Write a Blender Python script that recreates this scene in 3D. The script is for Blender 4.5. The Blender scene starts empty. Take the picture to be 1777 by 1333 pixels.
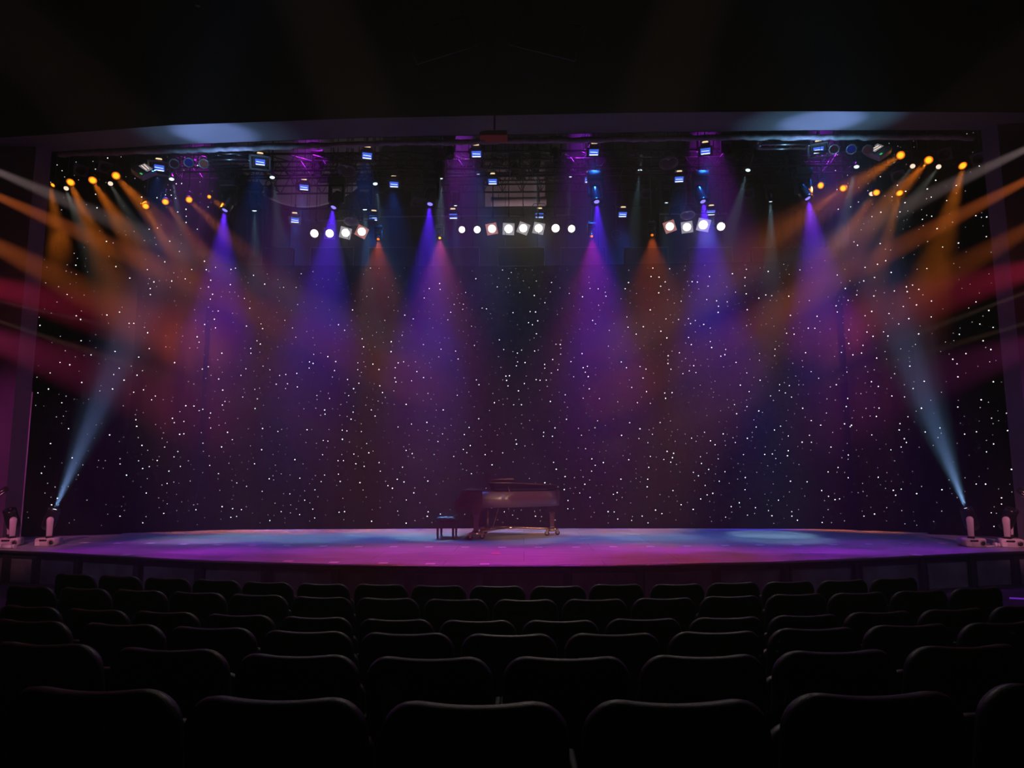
import bpy, bmesh, math, random
from mathutils import Vector, Matrix, Quaternion
PI = math.pi
random.seed(11)
SC = bpy.context.scene
COL = SC.collection

# ------------------------------------------------------------------ camera
F_PX, PITCH, ROLL, YAW, EYE = 1185.0, 0.1226, -0.0029, -0.0164, 1.42
def _cam_axes():
    c, s = math.cos(YAW), math.sin(YAW)
    A = Matrix(((c, -s, 0), (s, c, 0), (0, 0, 1)))
    c, s = math.cos(PITCH), math.sin(PITCH)
    B = Matrix(((1, 0, 0), (0, c, s), (0, -s, c)))
    c, s = math.cos(ROLL), math.sin(ROLL)
    D = Matrix(((c, 0, s), (0, 1, 0), (-s, 0, c)))
    return D @ B @ A                      # rows: right, forward, up
M = _cam_axes()
RIGHT, FWD, UP = Vector(M[0]), Vector(M[1]), Vector(M[2])
CAM = Vector((0, 0, EYE))
cd = bpy.data.cameras.new('camera')
cam = bpy.data.objects.new('camera', cd)
COL.objects.link(cam)
cd.sensor_width = 36.0
cd.lens = F_PX / 1777 * 36.0
cd.clip_start, cd.clip_end = 0.05, 100
R3 = Matrix((RIGHT, UP, -FWD)).transposed()
cam.matrix_world = Matrix.Translation(CAM) @ R3.to_4x4()
SC.camera = cam

def ray(u, v):
    return (FWD * F_PX + RIGHT * (u - 888.5) - UP * (v - 666.5)).normalized()
def at(u, v, Y):                           # the point of the sight line at depth Y
    d = ray(u, v); return CAM + d * (Y / d.y)
def on(u, v, z):                           # the point of the sight line on the level z
    d = ray(u, v); return CAM + d * ((z - EYE) / d.z)

# ------------------------------------------------------------------ world, haze, exposure
w = bpy.data.worlds.new('world'); SC.world = w; w.use_nodes = True
nt = w.node_tree; nt.nodes.clear()
wo = nt.nodes.new('ShaderNodeOutputWorld')
bg = nt.nodes.new('ShaderNodeBackground'); bg.inputs['Color'].default_value = (0.01, 0.01, 0.015, 1); bg.inputs['Strength'].default_value = 0.0
vs = nt.nodes.new('ShaderNodeVolumeScatter')
HAZE = 0.0152
vs.inputs['Color'].default_value = (1, 1, 1, 1); vs.inputs['Density'].default_value = HAZE; vs.inputs['Anisotropy'].default_value = 0.3
nt.links.new(bg.outputs[0], wo.inputs['Surface']); nt.links.new(vs.outputs[0], wo.inputs['Volume'])
SC.view_settings.view_transform = 'Standard'; SC.view_settings.look = 'None'
SC.view_settings.exposure = 0.0; SC.view_settings.gamma = 1.0; SC.view_settings.use_curve_mapping = False
cy = SC.cycles
cy.use_denoising = True
cy.max_bounces = 3; cy.diffuse_bounces = 1; cy.glossy_bounces = 2; cy.transmission_bounces = 2; cy.volume_bounces = 0; cy.transparent_max_bounces = 4
cy.sample_clamp_indirect = 1.0; cy.sample_clamp_direct = 0
cy.caustics_reflective = False; cy.caustics_refractive = False
cy.use_light_tree = True

# ------------------------------------------------------------------ materials
def mat(name, col, rough=0.6, metal=0.0, emit=None, es=0.0, noise=None, bump=None, coat=0.0, spec=0.5, sheen=0.0):
    m = bpy.data.materials.new(name); m.use_nodes = True
    n = m.node_tree; b = n.nodes['Principled BSDF']
    b.inputs['Base Color'].default_value = (*col, 1); b.inputs['Roughness'].default_value = rough
    b.inputs['Metallic'].default_value = metal; b.inputs['Coat Weight'].default_value = coat
    b.inputs['Specular IOR Level'].default_value = spec; b.inputs['Sheen Weight'].default_value = sheen
    if emit is not None:
        b.inputs['Emission Color'].default_value = (*emit, 1); b.inputs['Emission Strength'].default_value = es
        m.cycles.emission_sampling = 'NONE'
    tc = n.nodes.new('ShaderNodeTexCoord')
    if noise:
        sc_, amt = noise[:2]; st = noise[2] if len(noise) > 2 else (1, 1, 1)
        mp = n.nodes.new('ShaderNodeMapping'); mp.inputs['Scale'].default_value = st
        nz = n.nodes.new('ShaderNodeTexNoise'); nz.inputs['Scale'].default_value = sc_; nz.inputs['Detail'].default_value = 5
        rp = n.nodes.new('ShaderNodeValToRGB')
        lo = tuple(max(0, c * (1 - amt)) for c in col); hi = tuple(min(1, c * (1 + amt)) for c in col)
        rp.color_ramp.elements[0].position = 0.35; rp.color_ramp.elements[0].color = (*lo, 1)
        rp.color_ramp.elements[1].position = 0.65; rp.color_ramp.elements[1].color = (*hi, 1)
        n.links.new(tc.outputs['Object'], mp.inputs[0]); n.links.new(mp.outputs[0], nz.inputs['Vector'])
        n.links.new(nz.outputs['Fac'], rp.inputs[0]); n.links.new(rp.outputs[0], b.inputs['Base Color'])
    if bump:
        nz2 = n.nodes.new('ShaderNodeTexNoise'); nz2.inputs['Scale'].default_value = bump[0]; nz2.inputs['Detail'].default_value = 4
        bp = n.nodes.new('ShaderNodeBump'); bp.inputs['Strength'].default_value = bump[1]; bp.inputs['Distance'].default_value = 0.01
        n.links.new(tc.outputs['Object'], nz2.inputs['Vector']); n.links.new(nz2.outputs['Fac'], bp.inputs['Height']); n.links.new(bp.outputs[0], b.inputs['Normal'])
    return m

def floor_material():
    m = bpy.data.materials.new('stage_boards'); m.use_nodes = True
    n = m.node_tree; b = n.nodes['Principled BSDF']
    tc = n.nodes.new('ShaderNodeTexCoord')
    br = n.nodes.new('ShaderNodeTexBrick'); br.inputs['Scale'].default_value = 1.0
    br.inputs['Brick Width'].default_value = 2.4; br.inputs['Row Height'].default_value = 1.2; br.inputs['Mortar Size'].default_value = 0.004
    br.inputs['Color1'].default_value = (0.50, 0.47, 0.50, 1); br.inputs['Color2'].default_value = (0.40, 0.385, 0.40, 1); br.inputs['Mortar'].default_value = (0.02, 0.02, 0.02, 1)
    mp = n.nodes.new('ShaderNodeMapping'); mp.inputs['Scale'].default_value = (0.5, 5.0, 1)
    nz = n.nodes.new('ShaderNodeTexNoise'); nz.inputs['Scale'].default_value = 2.2; nz.inputs['Detail'].default_value = 8; nz.inputs['Roughness'].default_value = 0.7
    rp = n.nodes.new('ShaderNodeValToRGB'); rp.color_ramp.elements[0].position = 0.3; rp.color_ramp.elements[0].color = (0.45, 0.45, 0.45, 1)
    rp.color_ramp.elements[1].position = 0.7; rp.color_ramp.elements[1].color = (1.3, 1.3, 1.3, 1)
    mx = n.nodes.new('ShaderNodeMix'); mx.data_type = 'RGBA'; mx.blend_type = 'MULTIPLY'; mx.inputs['Factor'].default_value = 1
    n.links.new(tc.outputs['Object'], br.inputs['Vector']); n.links.new(tc.outputs['Object'], mp.inputs[0]); n.links.new(mp.outputs[0], nz.inputs['Vector'])
    n.links.new(nz.outputs['Fac'], rp.inputs[0]); n.links.new(br.outputs['Color'], mx.inputs[6]); n.links.new(rp.outputs[0], mx.inputs[7])
    n.links.new(mx.outputs[2], b.inputs['Base Color'])
    r2 = n.nodes.new('ShaderNodeMapRange'); r2.inputs['To Min'].default_value = 0.3; r2.inputs['To Max'].default_value = 0.5
    n.links.new(nz.outputs['Fac'], r2.inputs['Value']); n.links.new(r2.outputs[0], b.inputs['Roughness'])
    bp = n.nodes.new('ShaderNodeBump'); bp.inputs['Strength'].default_value = 0.06; bp.inputs['Distance'].default_value = 0.01
    n.links.new(nz.outputs['Fac'], bp.inputs['Height']); n.links.new(bp.outputs[0], b.inputs['Normal'])
    b.inputs['Specular IOR Level'].default_value = 0.25
    return m

MT = dict(
    floor=floor_material(),
    black=mat('matt_black_paint', (0.012, 0.012, 0.013), 0.8, noise=(3, 0.3)),
    hall=mat('dark_hall_paint', (0.02, 0.018, 0.022), 0.85, noise=(2, 0.3)),
    proswall=mat('plum_wall_paint', (0.16, 0.13, 0.15), 0.75, noise=(1.5, 0.12), bump=(60, 0.1)),
    soffit=mat('grey_soffit_paint', (0.11, 0.115, 0.125), 0.7, noise=(1.2, 0.08)),
    carpet=mat('black_carpet', (0.01, 0.01, 0.012), 0.95, noise=(40, 0.4)),
    fascia=mat('dark_fascia_panel', (0.14, 0.14, 0.15), 0.55, noise=(3, 0.4)),
    fasciapost=mat('dark_fascia_post', (0.02, 0.02, 0.024), 0.4),
    velvet=mat('black_velvet', (0.0035, 0.0032, 0.0035), 1.0, spec=0.0, noise=(6, 0.25, (8, 8, 0.3))),
    greycloth=mat('grey_border_cloth', (0.05, 0.05, 0.06), 0.95, spec=0.1),
    rollcloth=mat('silvery_rolled_cloth', (0.4, 0.4, 0.42), 0.6, bump=(9, 0.5), noise=(7, 0.3)),
    vinyl=mat('black_seat_vinyl', (0.018, 0.018, 0.02), 0.38, bump=(120, 0.15)),
    shell=mat('black_seat_shell', (0.008, 0.008, 0.009), 0.6),
    seatmetal=mat('dark_seat_metal', (0.06, 0.06, 0.065), 0.4, 0.8),
    can=mat('black_lamp_housing', (0.015, 0.015, 0.016), 0.45),
    silver=mat('silver_painted_casing', (0.62, 0.63, 0.66), 0.4, 0.2),
    barn=mat('grey_barn_frame', (0.16, 0.17, 0.18), 0.5, 0.3),
    steel=mat('brushed_steel', (0.35, 0.36, 0.38), 0.3, 1.0),
    scoop=mat('scoop_aluminium', (0.45, 0.38, 0.4), 0.35, 0.7),
    truss=mat('black_truss_tube', (0.015, 0.015, 0.017), 0.5),
    alu=mat('aluminium_tube', (0.55, 0.58, 0.6), 0.28, 1.0),
    lacquer=mat('piano_lacquer', (0.09, 0.032, 0.026), 0.27, coat=0.3, noise=(3, 0.25, (1, 1, 6))),
    brass=mat('polished_brass', (0.85, 0.55, 0.3), 0.25, 1.0),
    leather=mat('tufted_black_leather', (0.015, 0.014, 0.016), 0.25),
    ivory=mat('ivory_keys', (0.7, 0.68, 0.62), 0.3),
    gold=mat('iron_plate_gold', (0.5, 0.35, 0.15), 0.35, 0.8),
    moverbase=mat('grey_mover_casing', (0.6, 0.52, 0.56), 0.45),
    speaker=mat('black_speaker_cloth', (0.003, 0.003, 0.003), 1.0, spec=0.02),
    moverhead=mat('black_mover_head', (0.012, 0.012, 0.014), 0.22, coat=0.3),
    disc=mat('pale_round_cloth', (0.5, 0.45, 0.48), 0.9),
    panel=mat('pale_wall_panel', (0.4, 0.34, 0.37), 0.9),
    tape=mat('white_spike_tape', (0.95, 0.93, 0.95), 0.5),
    tapered=mat('pink_spike_tape', (0.8, 0.2, 0.3), 0.6),
    red_lit_box=mat('red_lit_casing', (0.8, 0.08, 0.04), 0.5),  # red light falling on the box is put into its base colour
    rubber=mat('black_rubber', (0.01, 0.01, 0.01), 0.7),
    white=mat('white_plastic', (0.75, 0.72, 0.74), 0.4),
)
_rm = mat('rim_lacquer', (0.09, 0.032, 0.026), 0.33, spec=1.0)
_b = _rm.node_tree.nodes['Principled BSDF']; _b.inputs['Anisotropic'].default_value = 0.9; _b.inputs['Anisotropic Rotation'].default_value = 0.25
_t = _rm.node_tree.nodes.new('ShaderNodeTangent'); _t.direction_type = 'RADIAL'; _t.axis = 'Z'
_rm.node_tree.links.new(_t.outputs[0], _b.inputs['Tangent'])
MT['rim'] = _rm
def glow(name, col, s): return mat(name, (0.02, 0.02, 0.02), 0.3, emit=col, es=s)
GL = dict(
    warm=glow('warm_white_lens', (1.0, 0.88, 0.72), 3.5),
    warmdim=glow('warm_dim_lens', (1.0, 0.8, 0.6), 1.3),
    orange=glow('orange_lens', (1.0, 0.52, 0.02), 1.8), orangerim=glow('orange_lens_rim', (1.0, 0.2, 0.005), 1.1),
    deeporange=glow('deep_orange_lens', (1.0, 0.2, 0.01), 1.6),
    violet=glow('violet_lens', (0.22, 0.18, 1.0), 2.0),
    cool=glow('cool_white_lens', (0.7, 0.95, 1.0), 2.0),
    blue=glow('blue_gel_glass', (0.06, 0.16, 1.0), 1.0),
    tube=glow('white_lamp_tube', (0.75, 0.87, 1.0), 2.2),
    gold=glow('golden_reflection_glow', (1.0, 0.72, 0.4), 1.4),  # golden reflection on the flood casing, given as emission
    star=glow('fibre_star', (0.92, 0.93, 1.0), 4.0),
    star2=glow('dim_fibre_star', (0.85, 0.8, 0.9), 1.8),
    star3=glow('faint_fibre_star', (0.7, 0.6, 0.75), 0.8),
    strip=glow('violet_step_strip', (0.22, 0.03, 0.75), 0.6),
    green=glow('green_indicator', (0.1, 1.0, 0.3), 0.6),
)
GEL = dict(
    white=mat('white_gel_frame_lit', (0.6, 0.6, 0.62), 0.5, emit=(0.62, 0.6, 0.66), es=0.5),  # lamp light on the frame painted in as emission
    pink=mat('pink_gel_frame_lit', (0.6, 0.3, 0.28), 0.5, emit=(0.8, 0.3, 0.24), es=0.55),  # pinkish light on the frame painted in as emission
    dark=mat('dark_gel_frame', (0.03, 0.03, 0.03), 0.5),
    grey=mat('grey_gel_frame', (0.35, 0.36, 0.38), 0.4, 0.6),
    blue=mat('deep_blue_gel', (0.02, 0.03, 0.4), 0.2),
    red=mat('dark_red_gel', (0.08, 0.01, 0.02), 0.2),
    amber=mat('amber_gel', (0.5, 0.16, 0.08), 0.2),
)

# ------------------------------------------------------------------ mesh helpers
class MB:
    def __init__(s): s.b = bmesh.new(); s.mi = 0
    def _f(s, vs):
        try:
            f = s.b.faces.new(vs); f.material_index = s.mi; f.smooth = True; return f
        except ValueError: return None
    def box(s, c, d, R=None, flat=True):
        c = Vector(c); h = [x / 2 for x in d]; v = []
        for x in (-1, 1):
            for y in (-1, 1):
                for z in (-1, 1):
                    p = Vector((x * h[0], y * h[1], z * h[2]))
                    if R: p = R @ p
                    v.append(s.b.verts.new(c + p))
        for q in ((0, 1, 3, 2), (4, 6, 7, 5), (0, 4, 5, 1), (2, 3, 7, 6), (0, 2, 6, 4), (1, 5, 7, 3)):
            f = s._f([v[i] for i in q])
            if f and flat: f.smooth = False
        return s
    def tube(s, pts, r, seg=8, cap=True, rs=None):
        pts = [Vector(p) for p in pts]; rings = []; a = None
        for i, p in enumerate(pts):
            t = (pts[min(i + 1, len(pts) - 1)] - pts[max(i - 1, 0)]).normalized()
            if a is None:
                a = t.orthogonal().normalized()
            a = (a - t * a.dot(t)).normalized(); b = t.cross(a)
            rr = rs[i] if rs else r
            rings.append([s.b.verts.new(p + (a * math.cos(2 * PI * k / seg) + b * math.sin(2 * PI * k / seg)) * rr) for k in range(seg)])
        for A, B in zip(rings, rings[1:]):
            for k in range(seg): s._f([A[k], A[(k + 1) % seg], B[(k + 1) % seg], B[k]])
        if cap:
            for rg, rev in ((rings[0], True), (rings[-1], False)):
                f = s._f(rg[::-1] if rev else rg)
                if f: f.smooth = False
        return s
    def lathe(s, prof, seg=24, T=None, cap=False):
        T = T or Matrix.Identity(4); rings = []
        for r, z in prof:
            if r < 1e-5: rings.append([s.b.verts.new(T @ Vector((0, 0, z)))])
            else: rings.append([s.b.verts.new(T @ Vector((r * math.cos(2 * PI * k / seg), r * math.sin(2 * PI * k / seg), z))) for k in range(seg)])
        for A, B in zip(rings, rings[1:]):
            for k in range(seg):
                k2 = (k + 1) % seg
                if len(A) == 1 and len(B) > 1: s._f([A[0], B[k], B[k2]])
                elif len(B) == 1 and len(A) > 1: s._f([A[k], B[0], A[k2]])
                elif len(A) > 1: s._f([A[k], B[k], B[k2], A[k2]])
        return s
    def prism(s, poly, z0, z1, T=None):
        T = T or Matrix.Identity(4)
        a = [s.b.verts.new(T @ Vector((x, y, z0))) for x, y in poly]; b = [s.b.verts.new(T @ Vector((x, y, z1))) for x, y in poly]
        n = len(poly)
        for k in range(n):
            f = s._f([a[k], a[(k + 1) % n], b[(k + 1) % n], b[k]])
            if f: f.smooth = False
        for q in (a[::-1], b):
            f = s._f(q)
            if f: f.smooth = False
        return s
    def sheet(s, rows):                     # rows of points -> surface
        V = [[s.b.verts.new(p) for p in r] for r in rows]
        for A, B in zip(V, V[1:]):
            for k in range(len(A) - 1): s._f([A[k], A[k + 1], B[k + 1], B[k]])
        return s
    def slab(s, outline, ys, insets, T=None, f=None):   # cushion: an x,z outline carried through depths ys with insets
        T = T or Matrix.Identity(4); n = len(outline)
        cx = sum(p[0] for p in outline) / n; cz = sum(p[1] for p in outline) / n
        rings = []
        for y, ins in zip(ys, insets):
            rg = []
            for x, z in outline:
                d = math.hypot(x - cx, z - cz); k = max(0.02, (d - ins) / d)
                X, Z = cx + (x - cx) * k, cz + (z - cz) * k
                Y = y
                if f: X, Y, Z = f(X, Y, Z)
                rg.append(s.b.verts.new(T @ Vector((X, Y, Z))))
            rings.append(rg)
        for A, B in zip(rings, rings[1:]):
            for k in range(n): s._f([A[k], A[(k + 1) % n], B[(k + 1) % n], B[k]])
        s._f(rings[0][::-1]); s._f(rings[-1])
        return s
    def mesh(s, name, mats):
        bmesh.ops.recalc_face_normals(s.b, faces=s.b.faces[:])
        me = bpy.data.meshes.new(name); s.b.to_mesh(me); s.b.free()
        for m in (mats if isinstance(mats, (list, tuple)) else [mats]): me.materials.append(m)
        return me
    def build(s, name, mats, parent=None, loc=None):
        return link(name, s.mesh(name, mats), parent, loc)
def link(name, me, parent=None, loc=None, mtx=None):
    o = bpy.data.objects.new(name, me); COL.objects.link(o)
    if parent: o.parent = parent
    if loc is not None: o.location = loc
    if mtx is not None: o.matrix_local = mtx
    return o
def tag(o, label=None, cat=None, group=None, kind=None):
    if label: o['label'] = label
    if cat: o['category'] = cat
    if group: o['group'] = group
    if kind: o['kind'] = kind
    return o
def empty(name, loc, rz=0.0):
    o = bpy.data.objects.new(name, None); COL.objects.link(o); o.location = loc; o.rotation_euler = (0, 0, rz); o.empty_display_size = 0.1
    return o
def struct(o): o['kind'] = 'structure'; return o
ORD = ['first', 'second', 'third', 'fourth', 'fifth', 'sixth', 'seventh', 'eighth', 'ninth', 'tenth', 'eleventh', 'twelfth', 'thirteenth', 'fourteenth', 'fifteenth', 'sixteenth', 'seventeenth', 'eighteenth']
def place_word(i, n):
    if i == 0: return 'leftmost'
    if i == n - 1: return 'rightmost'
    return (ORD[i] + ' from the left') if i <= (n - 1) // 2 else (ORD[n - 1 - i] + ' from the right')

def spot(parent, pos, aim, col, power, deg, blend=0.4, rad=0.04):
    l = bpy.data.lights.new('beam', 'SPOT'); l.energy = power; l.color = col; l.spot_size = math.radians(deg); l.spot_blend = blend; l.shadow_soft_size = rad
    o = bpy.data.objects.new('beam', l); COL.objects.link(o)
    q = (Vector(aim) - Vector(pos)).to_track_quat('-Z', 'Y')
    mw = Matrix.Translation(pos) @ q.to_matrix().to_4x4()
    if parent: o.parent = parent; o.matrix_local = Matrix.Translation(parent.location).inverted() @ mw
    else: o.matrix_world = mw
    return o
# ------------------------------------------------------------------ the stage and its apron
EDGE_PX = [(0, 954), (101, 958.7), (228, 966), (349, 972), (450, 975.2), (560, 978.2), (670, 980), (779, 981), (900, 981), (1010, 980.2), (1133, 979), (1330, 975), (1504, 968.4), (1605, 963.3), (1707, 958.7), (1773, 956)]
edge = [on(u, v, 0) for u, v in EDGE_PX]
d0 = (edge[1] - edge[3]).normalized(); edge.insert(0, edge[0] + d0 * 2.0)
d1 = (edge[-2] - edge[-4]).normalized(); edge.append(edge[-1] + d1 * 2.0)
XL, XR = edge[0].x, edge[-1].x
AUD = -0.62
mb = MB()
top = [(p.x, p.y) for p in edge] + [(XR, 23), (XL, 23)]
mb.prism(top, -0.05, 0.0)
struct(mb.build('floor', MT['floor']))
mb = MB()                                   # nosing
mb.tube([p + Vector((0, -0.005, -0.03)) for p in edge], 0.025, 6)
nos = mb.build('trim_1', MT['fasciapost']); struct(nos)
# fascia below the stage edge
def lerp(a, b, t): return a + (b - a) * t
mb = MB(); mb.sheet([[p + Vector((0, 0.12, z)) for p in edge] for z in (-0.05, AUD - 0.1)])
fw = mb.build('wall_stage_front', MT['fascia']); struct(fw)
post_u = [8, 60, 133, 236, 343, 459, 582, 710, 845, 985, 1112, 1243, 1367, 1491, 1605, 1690, 1765]
mb = MB()
ev = [(cam_u, p) for cam_u, p in zip([e[0] for e in EDGE_PX], edge[1:-1])]
def edge_at(u):
    for (a, pa), (b, pb) in zip(ev, ev[1:]):
        if a <= u <= b or (b == ev[-1][0]): return lerp(pa, pb, (u - a) / (b - a)), (pb - pa).normalized()
for u in post_u:
    p, t = edge_at(u)
    R = Matrix.Rotation(math.atan2(t.y, t.x), 3, 'Z')
    mb.box(p + Vector((0, 0.1, -0.05 - 0.3)), (0.13, 0.1, 0.62), R)
    mb.box(p + Vector((0, 0.06, -0.05 - 0.3)) + t * 0.04, (0.02, 0.05, 0.6), R)
struct(mb.build('trim_2', MT['fasciapost'], ))
mb = MB(); mb.sheet([[p + Vector((0, 0.07, z)) for p in edge] for z in (-0.06, -0.13)])
struct(mb.build('trim_3', MT['fasciapost']))

# ------------------------------------------------------------------ hall shell
PL, PR = 13.75, 13.25                       # depth of the two jambs
jl, jr = at(45, 800, PL), at(1755, 800, PR)
ZT = 0.5 * (at(100, 268, PL).z + at(1690, 240, PR).z)
zl, zr = at(100, 266, PL).z, at(1690, 238, PR).z
mb = MB()                                   # left proscenium wall with jamb
mb.prism([(jl.x, PL), (jl.x - 0.03, PL - 0.42), (XL - 1, PL - 0.9), (XL - 1, PL)], -0.6, 11.5)
struct(mb.build('wall_left', MT['proswall']))
mb = MB()
mb.prism([(jr.x, PR), (jr.x + 0.03, PR - 0.42), (XR + 1, PR - 0.9), (XR + 1, PR)][::-1], -0.6, 11.5)
struct(mb.build('wall_right', MT['proswall']))
mb = MB(); mb.tube([(jl.x + 0.012, PL - 0.0, 0), (jl.x + 0.012, PL - 0.0, 3.0)], 0.012, 6)
struct(mb.build('trim_4', MT['white']))
# header: bulkhead face, soffit
A0, A1, A2 = at(20, 240, 12.6), at(860, 201, 12.55), at(1775, 193, 12.15)
soff_near = [at(-200, 252, 12.7), at(80, 234, 12.65), at(300, 217, 12.6), at(640, 205, 12.5), at(1080, 196, 12.35), at(1400, 193, 12.2), at(1700, 195, 12.1), at(1950, 197, 12.0)]
soff_far = [at(-200, 268, PL), at(100, 263, PL), at(300, 251, PL - 0.08), at(640, 238, PL - 0.2), at(1080, 230, PL - 0.3), at(1400, 226, PR + 0.08), at(1690, 226, PR), at(1950, 228, PR - 0.05)]
mb = MB(); mb.sheet([soff_near, soff_far])
struct(mb.build('ceiling_soffit', MT['soffit']))
mb = MB()
mb.sheet([[Vector((p.x, p.y - 0.01, 11.4)) for p in soff_near], [p + Vector((0, -0.01, 0)) for p in soff_near]])
mb.sheet([[Vector((p.x, p.y + 0.02, 11.4)) for p in soff_far], [p + Vector((0, 0.02, 0)) for p in soff_far]])
struct(mb.build('wall_header', MT['hall']))
mb = MB(); mb.box((0, 9, 11.5), (30, 34, 0.2)); struct(mb.build('ceiling', MT['black']))
mb = MB(); mb.box((0, 21.5, 5.4), (30, 0.2, 12.5)); struct(mb.build('wall_back', MT['black']))
mb = MB(); mb.box((0, -4, 5.4), (30, 0.2, 12.5)); struct(mb.build('wall_rear', MT['hall']))
mb = MB(); mb.box((-14.0, 9, 5.4), (0.2, 34, 12.5)); struct(mb.build('wall_side_left', MT['hall']))
mb = MB(); mb.box((14.0, 9, 5.4), (0.2, 34, 12.5)); struct(mb.build('wall_side_right', MT['hall']))
#@@SEATS
# ------------------------------------------------------------------ seating
ROWS = {
6: (1.073, [(125,996),(203.5,999),(286,1002.6),(372,1006),(461,1010),(558,1013),(659,1014),(760,1016),(863,1017),(969,1017),(1071,1014),(1177,1013.5),(1275,1011),(1372,1009),(1466.5,1006.7),(1556,1003)]),
5: (1.030, [(46.5,1017),(141,1020.5),(237,1024),(337.6,1028),(443,1032),(555.5,1036),(670,1038),(790,1040),(912,1040.7),(1033,1040),(1154,1038),(1271.5,1034.5),(1386,1031),(1494,1028.5),(1601,1024.7),(1700,1020)]),
4: (1.000, [(45,1052),(160,1057.6),(280.6,1061.7),(410,1067),(544,1071),(685,1075),(828,1077),(973,1077),(1119,1074),(1264,1071.5),(1402,1067.6),(1532,1061.8),(1660,1057),(1782,1051)]),
3: (0.879, [(43,1077),(204,1083),(360.7,1089),(528,1095.5),(703,1099),(883,1101),(1065,1099.8),(1245.7,1096.6),(1418.7,1090.5),(1584,1084.5),(1748,1080)]),
2: (0.757, [(66,1117),(285,1126.5),(510,1137),(742,1141.5),(984,1141),(1224,1138),(1456,1130),(1685,1121)]),
1: (0.633, [(147,1197),(470,1213),(821.5,1221),(1179,1218),(1527,1205),(1868,1187)])}
CX, CY = -0.035, 21.32
def rrect(hw, z0, z1, r, n=8, rb=0.05, dip=0.0):
    pts = []
    for cx_, cz_, a0, rr in ((hw, z1, 0, r), (-hw, z1, 90, r), (-hw, z0, 180, rb), (hw, z0, 270, rb)):
        sx = 1 if a0 in (0, 270) else -1; sz = 1 if a0 in (0, 90) else -1
        ox, oz = sx * (hw - rr), (z1 - rr) if sz > 0 else (z0 + rr)
        for k in range(n + 1):
            a = math.radians(a0 + 90 * k / n); pts.append((ox + rr * math.cos(a), oz + rr * math.sin(a)))
        if a0 == 0:                          # along the top edge, the padded dip
            for k in range(1, 12):
                t = k / 12; pts.append((lerp(hw - rr, -(hw - rr), t), z1))
    return pts
HB = 0.92
def bk(X, Y, Z):                             # recline and wrap of the back
    t = (Z - 0.4) / 0.52
    dip = 0.011 * max(0, 1 - (X / 0.2) ** 2) * max(0, t) ** 3
    return X, Y + 0.55 * X * X - 0.10 * t + 0.03, Z - dip
mb = MB()
mb.slab(rrect(0.262, 0.36, HB, 0.115, dip=1), [-0.055, -0.052, -0.035, 0.0, 0.035, 0.05, 0.056], [0.05, 0.03, 0.008, 0, 0.012, 0.04, 0.08], f=bk)
SEAT_BACK = mb.mesh('backrest', MT['vinyl'])
mb = MB(); mb.slab(rrect(0.235, 0.33, 0.80, 0.08), [-0.068, -0.066, -0.05], [0.02, 0.0, 0.0], f=bk)
SEAT_SHELL = mb.mesh('back_shell', MT['shell'])
mb = MB(); mb.slab(rrect(0.235, 0.40, 0.80, 0.08), [0.07, 0.075, 0.13, 0.17, 0.18], [0.03, 0, 0, 0.02, 0.06], T=Matrix.Translation((0, 0.06, -0.05)))
SEAT_CUSH = mb.mesh('seat_cushion', MT['vinyl'])
def arm(sx):
    mb = MB(); x = sx * 0.263; mb.slab([(x + a, 0.60 + b) for a, b in ((-.012, 0), (.012, 0), (.012, .035), (.006, .04), (-.006, .04), (-.012, .035))], [0.04, 0.05, 0.33, 0.35], [0.004, 0, 0, 0.008])
    return mb.mesh('armrest', MT['shell'])
ARMS = [arm(-1), arm(1)]
def stand(sx):
    mb = MB(); x = sx * 0.255; mb.box((x, 0.1, 0.3), (0.02, 0.05, 0.6)); mb.box((x, 0.12, 0.015), (0.03, 0.3, 0.03)); mb.box((x, 0.05, 0.33), (0.02, 0.2, 0.05))
    return mb.mesh('leg', MT['seatmetal'])
STANDS = [stand(-1), stand(1)]
ROWNAME = {1: 'in the nearest row', 2: 'in the second nearest row', 3: 'in the third row from the camera', 4: 'in the fourth row from the camera', 5: 'in the second row from the stage', 6: 'in the front row below the stage'}
row_floor = {}
for r, (h, px) in ROWS.items():
    ztop = EYE - h; zf = ztop - HB + 0.006; row_floor[r] = zf
    n = len(px)
    for i, (u, v) in enumerate(px):
        p = on(u, v, ztop)
        rz = math.atan2(p.x - CX, CY - p.y)
        t = empty('theatre_seat', (p.x, p.y, zf), rz)
        t.location += Matrix.Rotation(rz, 3, 'Z') @ Vector((0, 0.07, 0))
        tag(t, 'black padded theatre seat %s, %s' % (ROWNAME[r], place_word(i, n)), 'seat', 'theatre seats %s' % ROWNAME[r])
        for nm, me in (('backrest', SEAT_BACK), ('back_shell', SEAT_SHELL), ('seat_cushion', SEAT_CUSH), ('armrest', ARMS[0]), ('armrest', ARMS[1]), ('leg', STANDS[0]), ('leg', STANDS[1])):
            link(nm, me, t)
# stepped hall floor, one tier to a row
mb = MB()
RR = {1: 19.35, 2: 18.437, 3: 17.504, 4: 16.606, 5: 15.724, 6: 14.853}
def arc(R, z): return [Vector((CX + R * math.sin(a), CY - R * math.cos(a), z)) for a in [lerp(-0.9, 0.9, k / 60) for k in range(61)]]
rows_ = []
inner = 9.0
for r in (6, 5, 4, 3, 2, 1):
    outer = (RR[r] + 0.38) if r > 1 else 26.5
    rows_.append(arc(inner, row_floor[r])); rows_.append(arc(outer, row_floor[r])); inner = outer
mb.sheet(rows_)
struct(mb.build('floor_seating', MT['carpet']))
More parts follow.
